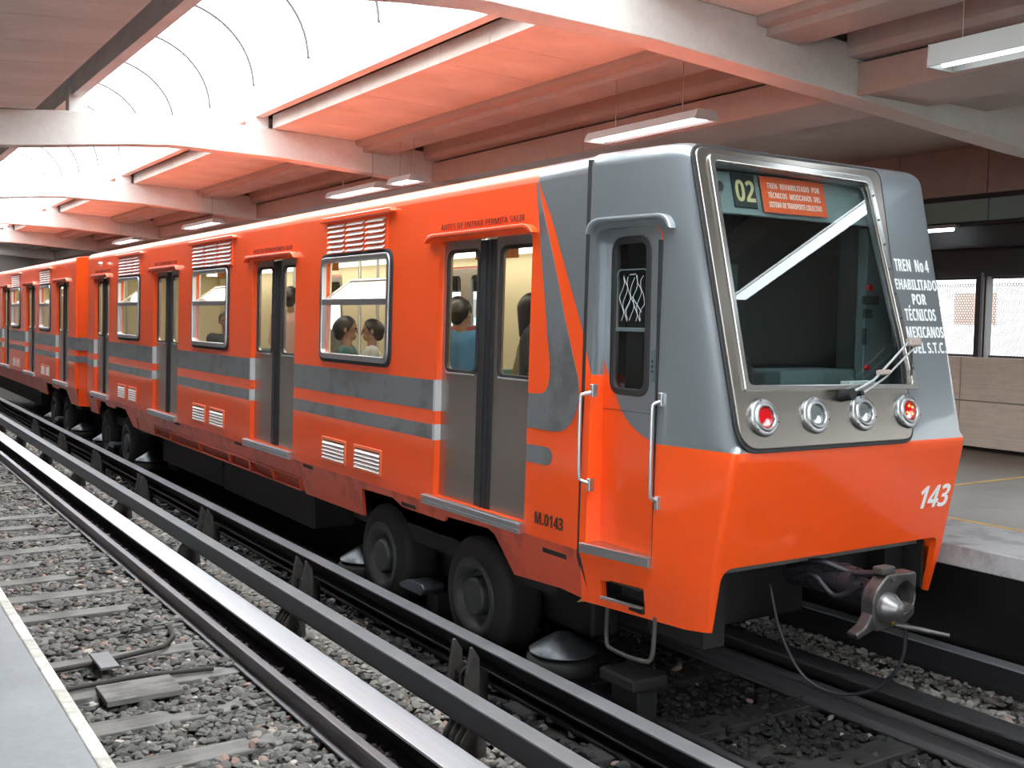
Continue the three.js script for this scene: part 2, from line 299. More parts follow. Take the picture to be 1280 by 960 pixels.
// perforated screens between posts: hexagon plates with a round hole, small beyond picking apart
{
  const cell = (() => { const R = 0.0205, s = new THREE.Shape(); for (let i = 0; i < 6; i++) { const a = (i + 0.5) * Math.PI / 3; (i ? s.lineTo : s.moveTo).call(s, R * Math.cos(a), R * Math.sin(a)); } s.closePath(); const h = new THREE.Path(); h.absellipse(0, 0, 0.0145, 0.0145, 0, Math.PI * 2, true); s.holes.push(h); return new THREE.ExtrudeGeometry(s, { depth: 0.002, bevelEnabled: false, curveSegments: 5 }).rotateY(-Math.PI / 2); })();
  const W = 0.0205 * Math.sqrt(3), Hh = 0.0205 * 1.5;
  let n = 0;
  for (let z1 = 11.30; z1 > -20; z1 -= 3.82) {
    const zb = z1 - 3.82 + 0.10, zt = z1 - 0.10;
    const g = thing('perforated_screen', null, null, [11.8, 2.19, (zb + zt) / 2], null, 'structure'); g.name = `window_${++n}`;
    const mats = []; const m4 = new THREE.Matrix4();
    const near = zt > -14 && zb < -3;
    if (near) {
      for (let j = 0, y = 0.03; y < 0.96; y += Hh, j++) for (let z = zb + 0.03 + (j % 2) * W / 2; z < zt - 0.02; z += W) mats.push(m4.clone().makeTranslation(0, y, z - (zb + zt) / 2));
      const im = new THREE.InstancedMesh(cell, M.screen_metal, mats.length); mats.forEach((q, i) => im.setMatrixAt(i, q)); im.name = 'perforated_sheet'; im.userData.kind = 'stuff'; g.add(im);
    }
    part(g, 'screen_frame', [box(11.79, 11.81, 2.18, 2.21, zb, zt), box(11.79, 11.81, 3.12, 3.16, zb, zt)], M.screen_metal);
    part(g, 'post', [box(11.74, 11.88, 2.18, 3.2, zb - 0.17, zb - 0.03)], M.dark_header);
    part(g, 'post_tube', [rod([11.73, 2.18, zb - 0.07], [11.73, 3.2, zb - 0.07], 0.022)], M.bar_top);
  }
}
// left wall, end walls (outside the frame)
structure('wall_left', [box(-4.6, -4.4, -0.26, 5.5, Z_END, -3), box(-4.6, -4.4, -0.26, 1.9, -3, Z_START), box(-4.6, -4.4, 3.9, 5.5, -3, Z_START)], M.wall_plain);
{
  const w = new THREE.Group(); w.name = 'window_0'; tag(w, null, null, null, 'structure'); w.position.set(-4.5, 1.9, 5.5); origin.set(w, w.position.clone()); scene.add(w);
  for (let z = -3; z < Z_START; z += 3.4) { part(w, 'post', box(-4.55, -4.45, 1.9, 3.9, z - 0.06, z + 0.06), M.dark_header); part(w, 'pane', box(-4.505, -4.5, 1.9, 3.9, z + 0.06, Math.min(Z_START, z + 3.34)), M.glass); }
}
structure('street_left', box(-60, -4.6, -0.5, -0.3, -70, 40), M.wall_plain);
structure('wall_back', box(-4.6, 12.1, -0.26, 6.2, Z_START, Z_START + 0.2), M.wall_plain);
structure('wall_front', box(-4.6, 12.1, -0.26, 6.2, Z_END - 0.2, Z_END), M.wall_plain);
// cross beams, shallow gables over both tracks
const beamShape = poly([[-4.4, 3.92], [0, 4.26], [2.0, 4.43], [3.2, 4.56], [RIDGE, 4.594], [5.1, 4.565], [5.9, 4.51], [7.4, 4.41], [9.6, 4.24], [11.75, 4.13], [11.75, 4.66], [9.6, 4.73], [8.24, 4.80], [6.5, 4.88], [4.9, 4.925], [RIDGE, 4.945], [2.5, 4.875], [1.75, 4.81], [0, 4.68], [-4.4, 4.35]]);
beamZ.forEach((z, i) => {
  const b = structure('beam', extrude(beamShape, 0.26, 0.008).translate(0, 0, z - 0.26), M.concrete_beam);
});
const bays = beamZ.map((z, i) => [z - 0.26, i + 1 < beamZ.length ? beamZ[i + 1] : Z_END]).concat([[Z_START, beamZ[0]]]).map(([a, b]) => [Math.max(a, b), Math.min(a, b)]);
// ceiling: planked slabs beside the skylight, folded ribs beyond
const ceilingR = new THREE.Group(); ceilingR.name = 'ceiling'; tag(ceilingR, null, null, null, 'structure'); ceilingR.position.set(RIDGE, 4.9, -10); origin.set(ceilingR, ceilingR.position.clone()); scene.add(ceilingR);
const topL = (x) => 4.875 + (x - 2.5) * 0.078;
bays.forEach(([z1, z0]) => {
  const n = Math.max(1, Math.round((z1 - z0) / 0.88)), d = (z1 - z0) / n, shown = z0 < 0;
  const plank = (pts, a, b) => part(ceilingR, 'ceiling_plank', prism(pts, a, b), M.ceiling_concrete);
  const R = [[4.90, 4.925], [6.04, 4.89], [6.04, 5.09], [4.90, 5.092]], Ls = [[-4.4, topL(-4.4)], [2.09, topL(2.09)], [2.09, topL(2.09) + 0.15], [-4.4, topL(-4.4) + 0.15]];
  if (shown && z1 > -36) for (let i = 0; i < n; i++) { plank(R, z0 + i * d + 0.004, z0 + (i + 1) * d - 0.004); plank(Ls, z0 + i * d + 0.004, z0 + (i + 1) * d - 0.004); }
  else { plank(R, z0, z1); plank(Ls, z0, z1); }
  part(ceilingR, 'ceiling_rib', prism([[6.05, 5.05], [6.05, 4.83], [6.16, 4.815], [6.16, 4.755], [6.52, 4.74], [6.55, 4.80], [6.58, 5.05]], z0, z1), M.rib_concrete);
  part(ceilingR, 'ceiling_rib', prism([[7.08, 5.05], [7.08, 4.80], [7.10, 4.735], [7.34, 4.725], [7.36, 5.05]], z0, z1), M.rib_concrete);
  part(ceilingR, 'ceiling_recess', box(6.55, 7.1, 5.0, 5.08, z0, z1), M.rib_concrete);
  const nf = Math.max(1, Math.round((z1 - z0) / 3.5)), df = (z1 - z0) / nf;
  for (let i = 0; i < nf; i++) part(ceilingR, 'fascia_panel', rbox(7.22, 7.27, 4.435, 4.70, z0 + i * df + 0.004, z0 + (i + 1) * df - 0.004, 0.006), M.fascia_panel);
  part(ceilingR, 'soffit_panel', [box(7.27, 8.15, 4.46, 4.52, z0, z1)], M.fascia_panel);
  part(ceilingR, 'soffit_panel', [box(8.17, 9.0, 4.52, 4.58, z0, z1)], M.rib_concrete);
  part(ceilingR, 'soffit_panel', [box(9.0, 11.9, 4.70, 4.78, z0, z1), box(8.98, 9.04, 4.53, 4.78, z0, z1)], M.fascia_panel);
});
// roof deck over everything but the skylight
structure('roof', [box(4.80, 12.3, 5.36, 5.5, Z_END - 0.2, Z_START + 0.2), box(-4.7, 2.50, 5.36, 5.5, Z_END - 0.2, Z_START + 0.2)], M.wall_plain);
// skylight: curbs, posts, hoops and curved sheets
const sky = new THREE.Group(); sky.name = 'window_skylight'; tag(sky, null, null, null, 'structure'); sky.position.set(RIDGE, 5.05, -10); origin.set(sky, sky.position.clone()); scene.add(sky);
{
  part(sky, 'skylight_curb', box(4.68, 4.80, 5.06, 5.46, Z_END, Z_START), M.curb_white);
  part(sky, 'skylight_curb', box(2.50, 2.62, 5.06, 5.46, Z_END, Z_START), M.curb_white);
  for (const z of beamZ) for (const x of [[4.62, 4.86], [2.46, 2.66]]) part(sky, 'curb_post', rbox(x[0], x[1], 4.86, 5.40, z - 0.22, z - 0.04, 0.01), M.curb_white);
  const R = 1.05, y0 = 5.44, arc = (z) => Array.from({ length: 25 }, (_, i) => V(RIDGE - 0.01 + (R - 0.035) * Math.cos(Math.PI * i / 24), y0 + 0.915 * Math.sin(Math.PI * i / 24), z));
  for (let z = Z_START - 0.2; z > Z_END; z -= 1.81) {
    part(sky, 'skylight_hoop', tube(arc(z), 0.016, 32, 6), M.hoop_steel);
    const z2 = Math.max(Z_END, z - 1.81), g = new THREE.PlaneGeometry(1, 1, 20, 1), p = g.attributes.position;
    for (let i = 0; i < p.count; i++) { const a = Math.PI * (0.5 - p.getX(i)), zz = p.getY(i) > 0 ? z - 0.004 : z2 + 0.004; p.setXYZ(i, RIDGE - 0.01 + 1.04 * Math.cos(a), y0 + 0.94 * Math.sin(a), zz); }
    g.computeVertexNormals();
    part(sky, 'skylight_sheet', g, M.skylight_sheet);
  }
  for (const z of [Z_END, Z_START]) { const s = new THREE.Shape(); s.absellipse(0, 0, 1.05, 0.95, 0, Math.PI, false); part(sky, 'skylight_end', extrude(s, 0.03).translate(RIDGE, y0, z), M.curb_white); }
}
// fluorescent luminaires along the right platform edge, open troughs with a tube
function luminaire(x, y, z0, z1, label, tubes = [-0.045, 0.045], deep = 0.056, topW = 0.098) {
  const zc = (z0 + z1) / 2, g = thing('fluorescent_luminaire', label, 'light', [x, y, zc], 'fluorescent luminaires above the right platform');
  const w = 0.14, a = z0 + 0.012, b = z1 - 0.012;
  part(g, 'housing', [prism([[x - w, y - 0.02], [x - w + 0.012, y - 0.02], [x - topW + 0.01, y + deep - 0.012], [x + topW - 0.01, y + deep - 0.012], [x + w - 0.012, y - 0.02], [x + w, y - 0.02], [x + topW, y + deep], [x - topW, y + deep]], a, b)], M.lamp_housing);
  for (const z of [z0, z1 - 0.012]) part(g, 'end_cap', prism([[x - w, y - 0.025], [x + w, y - 0.025], [x + topW + 0.002, y + deep + 0.004], [x - topW - 0.002, y + deep + 0.004]], z, z + 0.012), M.lamp_housing);
  for (const s of tubes) part(g, 'fluorescent_tube', rod([x + s, y + 0.0, a + 0.03], [x + s, y + 0.0, b - 0.03], 0.019, 12), M.lamp_tube);
  for (const z of [lerp(z0, z1, 0.2), lerp(z0, z1, 0.8)]) part(g, 'hanger', rod([x, y + deep, z], [x, 4.76, z], 0.004, 6), M.brown_panel);
  const L = new THREE.RectAreaLight(0xe9f6ff, LUMINAIRE_POWER, 0.2, z1 - z0 - 0.1); L.position.set(0, -0.03, 0); L.rotation.set(-Math.PI / 2, 0, 0); g.add(L);
  return g;
}
luminaire(6.2, 4.25, -4.48, -3.70, 'grey trough luminaire at the upper right corner, in front of the nearest beam', [-0.03], 0.12, 0.132);
luminaire(6.2, 4.25, -8.2, -6.68, 'lit fluorescent luminaire right above the leading car roof near the cab');
luminaire(6.2, 4.25, -12.40, -11.78, 'short lit luminaire, smallest one, above the car roof beside a longer one');
luminaire(6.2, 4.25, -14.36, -12.76, 'lit luminaire just beyond the short one above the car roof');
luminaire(6.2, 4.25, -21.6, -19.6, 'distant lit luminaire above the far end of the leading car');
luminaire(6.2, 4.25, -27.6, -25.6, 'farthest lit luminaire seen above the second car roof');
luminaire(7.42, 4.2, -3.55, -1.70, 'luminaire seen only as a pale bar mirrored in the windscreen', [-0.10]);
{
  const g = thing('fluorescent_luminaire', 'small bare lit tube under the green band of the far right wall', 'light', [11.66, 3.72, -8.3]);
  part(g, 'fluorescent_tube', rod([11.66, 3.73, -8.75], [11.66, 3.73, -8.15], 0.02, 10), M.lamp_tube);
  part(g, 'housing', box(11.64, 11.72, 3.75, 3.79, -8.8, -8.1), M.lamp_housing);
  const L = new THREE.RectAreaLight(0xe9f6ff, 1.0, 0.05, 0.6); L.position.set(-0.05, -0.02, -0.15); L.rotation.set(-Math.PI / 2, 0, 0); g.add(L);
}
// outside, beyond the screens: pale street and a pale building
structure('street', box(12.3, 60, -0.5, -0.3, -70, 40), M.wall_plain);
{
  const b = thing('street_building', 'pale building outside, seen through the perforated screens of the right wall', 'building', [30, -0.3, -20]);
  part(b, 'wall', box(28, 34, -0.3, 7, -60, 12), M.curb_white);
  for (let z = -48; z < 5; z += 2.6) for (const y of [2.6, 4.6]) part(b, 'window', box(27.94, 28.02, y, y + 0.9, z, z + 1.3), M.brown_panel);
  part(b, 'sign_board', box(27.9, 27.98, 3.75, 4.2, -30, -16), M.letter_white);
}
// ---------------------------------------------------------------- tracks
const TZ0 = -34, TZ1 = 6;
const iBeam = (x, w, top, h) => merge(box(x - w / 2, x + w / 2, top - h, top - h + 0.02, TZ0, TZ1), box(x - 0.012, x + 0.012, top - h + 0.02, top - 0.02, TZ0, TZ1));
function runningTrack(x, top, mat, label) {
  const t = thing('running_track', label, 'track', [x, top - 0.2, -14]);
  part(t, 'running_surface', rbox(x - 0.113, x + 0.113, top - 0.02, top, TZ0, TZ1, 0.004), mat);
  part(t, 'web', iBeam(x, 0.2, top, 0.2), M.track_side);
}
runningTrack(3.045, 0, M.track_top, 'wide bright worn steel running track of the empty line');
runningTrack(1.05, 0, M.track_top, 'bright running track of the empty line hidden under the near platform edge');
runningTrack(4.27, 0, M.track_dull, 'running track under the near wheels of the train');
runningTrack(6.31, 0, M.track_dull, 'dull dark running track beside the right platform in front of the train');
function safetyRail(x, top, label) {
  const r = thing('safety_rail', label, 'rail', [x, top - 0.15, -14]);
  const prof = roundPoly([[-0.035, 0], [0.035, 0], [0.035, -0.03], [0.009, -0.045], [0.009, -0.12], [0.065, -0.135], [0.065, -0.15], [-0.065, -0.15], [-0.065, -0.135], [-0.009, -0.12], [-0.009, -0.045], [-0.035, -0.03]], [0.012, 0.012, 0.006, 0.01, 0.01, 0.004, 0.002, 0.002, 0.004, 0.01, 0.01, 0.006]);
  part(r, 'rail_head', extrude(prof, TZ1 - TZ0, 0, 4).translate(x, top, TZ0), M.rail_top);
}
safetyRail(2.735, -0.045, 'slim dark steel rail beside the bright running track of the empty line');
safetyRail(1.32, -0.045, 'slim rail hidden under the near platform edge');
safetyRail(4.56, -0.045, 'slim steel rail under the near side of the train');
safetyRail(6.03, -0.045, 'slim dark rail in front of the train near the right platform');
// guide bars: channel section, web towards its own track
function guideBar(x, dir, top, label, topMat = M.bar_top) {               // x = contact face, dir = side the flanges point to
  const b = thing('guide_bar', label, 'guide bar', [x, top - 0.16, -14]);
  const X = (d) => x + dir * d;
  part(b, 'top_flange', rbox(X(0), X(0.125), top - 0.016, top, TZ0, TZ1, 0.005), topMat);
  part(b, 'contact_web', rbox(X(0.001), X(0.016), top - 0.15, top - 0.012, TZ0, TZ1, 0.004), M.bar_side);
  part(b, 'bottom_flange', rbox(X(0.001), X(0.115), top - 0.164, top - 0.15, TZ0, TZ1, 0.004), M.bar_side);
}
guideBar(3.255, 1, 0.225, 'dark guide bar with grey top between the bright running track and the train guide bar');
guideBar(3.985, -1, 0.25, 'dark guide bar with grey top nearest the wheels of the train');
guideBar(6.66, 1, 0.27, 'dark guide bar below the edge of the right platform', M.bar_bright);
guideBar(0.82, -1, 0.225, 'guide bar hidden below the near platform edge');
// insulated chairs under the guide bars, ribbed
function chair(x, dir, top) {                         // dir = side the fins point to
  const c = thing('insulator_chair', null, 'insulator', [x, -0.26, 0]); const X = (d) => x + dir * d;
  part(c, 'foot', rbox(X(-0.10), X(0.12), -0.26, -0.17, -0.14, 0.14, 0.01), M.insulator);
  part(c, 'body', [extrude(poly([[-0.12, -0.18], [0.12, -0.18], [0.085, top - 0.165], [-0.085, top - 0.165]]), 0.10, 0.008).translate(0, 0, -0.05).rotateY(Math.PI / 2).translate(x + dir * -0.02, 0, 0)], M.insulator);
  for (const z of [-0.105, -0.035, 0.035, 0.105]) part(c, 'fin', prism([[X(0.02), -0.18], [X(0.14), -0.18], [X(0.115), -0.02], [X(0.06), top - 0.17], [X(0.02), top - 0.17]].sort(() => 0), z - 0.011, z + 0.011), M.insulator);
  part(c, 'clamp', [rbox(X(-0.03), X(0.05), top - 0.19, top - 0.165, -0.09, 0.09, 0.006)], M.insulator);
  return c;
}
function chairTall(x, top) {                          // on the train's bar: two pointed cheeks with a bolt between them, on the side away from the train
  const c = thing('insulator_chair', null, 'insulator', [x, -0.26, 0]);
  part(c, 'foot', rbox(x - 0.20, x + 0.06, -0.26, -0.17, -0.15, 0.15, 0.01), M.insulator);
  part(c, 'body', [rbox(x - 0.06, x + 0.03, -0.18, top - 0.165, -0.12, 0.12, 0.015)], M.insulator);
  for (const z of [-0.12, 0.12]) part(c, 'cheek', extrude(poly([[x - 0.20, -0.18], [x - 0.06, -0.18], [x - 0.055, top - 0.17], [x - 0.06, top - 0.08], [x - 0.115, top - 0.0], [x - 0.13, top - 0.005]]), 0.035, 0.006).translate(0, 0, z - 0.017), M.insulator);
  part(c, 'bolt', [rod([x - 0.11, 0.02, -0.10], [x - 0.11, 0.02, 0.10], 0.012, 8), tube([[x - 0.12, -0.1, 0.0], [x - 0.135, 0.03, 0.0], [x - 0.09, 0.075, 0.01], [x - 0.06, 0.03, 0.02]], 0.014, 16, 6)], M.coupler_steel);
  return c;
}
{
  const a = chair(3.34, -1, 0.225), b = chairTall(3.915, 0.25);
  [-2.6, -5.6, -8.54, -11.54, -14.56, -17.5, -20.3, -23.2, -26].forEach((z, i) => { const l = `dark ribbed insulator under the guide bar of the empty line, ${ORD[i]} from the near end`; if (!i) { a.position.z = z; tag(a, l, null, 'insulators under the guide bar of the empty line'); } else { const c = copy(a, [3.34, -0.26, z], l); } });
  [-3.45, -6.46, -9.51, -12.56, -15.6, -18.6, -21.6, -24.6].forEach((z, i) => { const l = `dark two-cheeked insulator under the guide bar beside the train, ${ORD[i]} from the near end`; if (!i) { b.position.z = z; tag(b, l, null, 'insulators under the guide bar beside the train'); } else copy(b, [3.915, -0.26, z], l); });
}
// sleepers
{
  const g0 = metreUV(rbox(-1.0, 1.0, -0.06, 0, -0.115, 0.115, 0.012));
  const add = (x, y, z, w, mat, label, group) => { const m = new THREE.Mesh(g0, mat); m.name = numbered('sleeper'); m.position.set(x, y, z); m.rotation.set(range(-0.006, 0.006), range(-0.012, 0.012), range(-0.001, 0.001)); m.scale.set(x < 4 ? 1.13 : 1.2, 1, w); m.castShadow = m.receiveShadow = true; scene.add(m); tag(m, label, 'sleeper', group); };
  for (let i = 0; i < 30; i++) add(2.05, -0.204, -4.33 - i * 0.745, range(0.85, 1.1), M.sleeper_wood, `weathered grey timber sleeper of the empty line, ${ORD[i]} from the near end`, 'sleepers of the empty line');
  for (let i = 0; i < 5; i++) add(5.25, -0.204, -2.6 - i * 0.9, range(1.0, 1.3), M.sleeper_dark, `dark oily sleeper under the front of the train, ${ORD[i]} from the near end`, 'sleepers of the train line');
}
// conduit and plates on the far part of the empty line
{
  const c = whole('cable_conduit', 'thin bent grey conduit lying across the sleepers of the empty line', 'conduit', tube([[1.40, -0.165, -8.55], [1.8, -0.165, -8.6], [2.3, -0.165, -8.75], [2.45, -0.17, -9.0], [2.5, -0.17, -9.3]], 0.022, 40, 8), M.insulator);
  const d = whole('cable_conduit', 'second thin conduit nearer the platform crossing under a small plate', 'conduit', tube([[1.4, -0.175, -8.1], [1.9, -0.175, -8.15], [2.5, -0.175, -8.05]], 0.02, 20, 8), M.insulator);
  whole('bed_plate', 'flat grey plate between two sleepers of the empty line', 'plate', rbox(1.62, 2.15, -0.19, -0.145, -8.0, -7.62, 0.008), M.sleeper_wood);
  whole('bed_plate', 'pale small plate where the conduits meet on the empty line', 'plate', rbox(1.72, 1.86, -0.142, -0.118, -8.70, -8.30, 0.006), M.bar_top);
}
part(bed, 'ballast_shoulder', prism([[6.43, -0.26], [7.1, -0.26], [7.1, -0.10], [6.52, -0.10]], -20, 2), M.bed_dirt);
// ballast
{
  const variants = [];
  for (let v = 0; v < 6; v++) {
    const g = new THREE.IcosahedronGeometry(1, 1).toNonIndexed(); const p = g.attributes.position, q = new Map();
    const ax = [range(0.8, 1.25), range(0.5, 0.75), range(0.75, 1.15)], cuts = Array.from({ length: 5 }, () => V(range(-1, 1), range(-1, 1), range(-1, 1)).normalize());
    for (let i = 0; i < p.count; i++) {
      const a = V(p.getX(i), p.getY(i), p.getZ(i)); for (const c of cuts) { const d = a.dot(c); if (d > 0.62) a.addScaledVector(c, 0.62 - d); }
      p.setXYZ(i, a.x * ax[0], a.y * ax[1], a.z * ax[2]);
    }
    g.computeVertexNormals(); g.setAttribute('uv', new THREE.BufferAttribute(new Float32Array(p.count * 2), 2)); variants.push(g);
  }
  const sleepY = -0.195, stones = [];
  const put = (x0, x1, z0, z1, per, base, tint, size = [0.022, 0.042], pale = 1) => {
    const n = Math.round((x1 - x0) * (z1 - z0) * per);
    for (let i = 0; i < n; i++) {
      const x = range(x0, x1), z = range(z0, z1), s = range(...size) * (rnd() < 0.06 ? 1.45 : 1), m = new THREE.Matrix4();
      const y = (typeof base === 'function' ? base(x, z) : base) + range(-0.012, 0.012); if (y < -0.9) continue;
      m.compose(V(x, y, z), new THREE.Quaternion().setFromEuler(new THREE.Euler(range(-0.5, 0.5), range(0, 6.28), range(-0.5, 0.5))), V(s, s, s));
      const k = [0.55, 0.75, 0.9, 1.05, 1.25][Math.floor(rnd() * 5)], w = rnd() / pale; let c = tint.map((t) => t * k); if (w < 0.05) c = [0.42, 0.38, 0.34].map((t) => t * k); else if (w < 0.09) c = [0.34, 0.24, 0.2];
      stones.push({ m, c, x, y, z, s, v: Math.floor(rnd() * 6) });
    }
  };
  const onSleeper = (z) => { const f = ((z + 4.33) / 0.745) % 1, d = Math.abs(f - Math.round(f)) * 0.745; return d < 0.125; };
  const spread = fbm(4, 3, 555);
  put(1.36, 2.68, -26, -3.2, 520, (x, z) => (onSleeper(z) ? (spread(x * 0.2 + 3, z * 0.2) > 0.60 && rnd() < 0.5 || (x > 2.58 && rnd() < 0.3) ? -0.188 : -1) : -0.232), [0.175, 0.17, 0.16]);
  put(1.40, 2.66, -9, -3.2, 180, (x, z) => (onSleeper(z) ? -1 : -0.218), [0.16, 0.157, 0.15]);
  put(2.79, 2.95, -20, -3.2, 350, -0.20, [0.12, 0.115, 0.11]);
  put(3.15, 3.86, -26, -3.2, 620, (x, z) => -0.21 + 0.05 * Math.sin((x - 3.15) / 0.71 * Math.PI), [0.25, 0.235, 0.215]);
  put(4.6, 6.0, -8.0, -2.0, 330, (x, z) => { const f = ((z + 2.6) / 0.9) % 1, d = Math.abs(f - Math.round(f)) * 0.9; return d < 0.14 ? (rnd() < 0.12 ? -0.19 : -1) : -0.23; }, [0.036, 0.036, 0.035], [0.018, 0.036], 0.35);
  put(6.46, 7.05, -9, -2, 620, -0.085, [0.27, 0.255, 0.235], [0.016, 0.032]);
  put(6.08, 6.2, -9, -2, 300, -0.22, [0.1, 0.1, 0.095]);
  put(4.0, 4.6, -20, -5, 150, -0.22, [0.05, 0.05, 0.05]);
  // the stones that show largest are pieces of the bed, the rest is one mass
  camera.updateMatrixWorld(); camera.updateProjectionMatrix();
  const frustum = new THREE.Frustum().setFromProjectionMatrix(new THREE.Matrix4().multiplyMatrices(camera.projectionMatrix, camera.matrixWorldInverse));
  const eye = camera.position; const seenAs = (s) => { const p = V(s.x, s.y, s.z); if (!frustum.containsPoint(p)) return 0; if (s.x < 1.36 + 0.03 || (s.x > 2.6 && s.x < 3.2) || (s.x > 3.8 && s.x < 6.4)) return 0; return s.s / p.distanceTo(eye); };
  const order = stones.map((s) => [seenAs(s), s]).sort((a, b) => b[0] - a[0]);
  const mats = new Map(), matFor = (c) => { const k = c.map((t) => Math.round(t * 2000)).join(); if (!mats.has(k)) { const m = new THREE.MeshStandardMaterial({ color: lin(...c), roughness: 0.85, map: null }); m.name = 'stone_' + mats.size; mats.set(k, m); } return mats.get(k); };
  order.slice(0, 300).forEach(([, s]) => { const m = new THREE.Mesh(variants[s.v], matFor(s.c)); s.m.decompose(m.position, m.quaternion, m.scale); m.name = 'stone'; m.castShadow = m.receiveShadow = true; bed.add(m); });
  const rest = order.slice(300).map((o) => o[1]);
  const ballast = new THREE.Group(); ballast.name = 'ballast'; tag(ballast, 'grey crushed stone ballast between and beside the tracks', 'ballast', null, 'stuff'); scene.add(ballast);
  for (let v = 0; v < 6; v++) {
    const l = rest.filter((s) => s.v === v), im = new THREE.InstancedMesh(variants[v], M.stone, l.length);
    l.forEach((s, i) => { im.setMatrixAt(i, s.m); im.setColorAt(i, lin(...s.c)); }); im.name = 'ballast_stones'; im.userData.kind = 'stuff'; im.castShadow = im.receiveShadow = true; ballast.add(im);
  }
}
// ---------------------------------------------------------------- the train
const XT = 5.25, XS = 4.0;                            // centre line, near side
const xs = (y) => (y >= 1.12 ? XS + 0.0175 * (y - 1.12) : XS + 0.165 * (1.12 - y));
// (u = z, v = y, w = depth) -> the near side of the train; off > 0 stands proud
function side(g, off = 0, plane = xs) {
  const h = flip(g), p = h.attributes.position;
  for (let i = 0; i < p.count; i++) { const u = p.getX(i), v = p.getY(i), w = p.getZ(i); p.setXYZ(i, plane(v) - off + w, v, u); }
  h.computeVertexNormals(); return h;
}
const S = (pts, depth, off = 0, r = 0, bevel = 0, plane = xs) => side(extrude(r ? roundPoly(pts, r) : poly(pts), depth, bevel), off, plane);
const mirror = (g) => { const h = flip(g), p = h.attributes.position; for (let i = 0; i < p.count; i++) p.setX(i, 2 * XT - p.getX(i)); h.computeVertexNormals(); return h; };
const ring = (u0, u1, v0, v1, t, r) => { const s = roundPoly(rectPts(u0, u1, v0, v1), r); s.holes.push(asHole(roundPoly(rectPts(u0 + t, u1 - t, v0 + t, v1 - t), Math.max(0.005, r - t)))); return s; };
const DOOR = [1.17, 3.136], UP0 = 1.832, UP1 = 2.068, LO0 = 1.604, LO1 = 1.720;

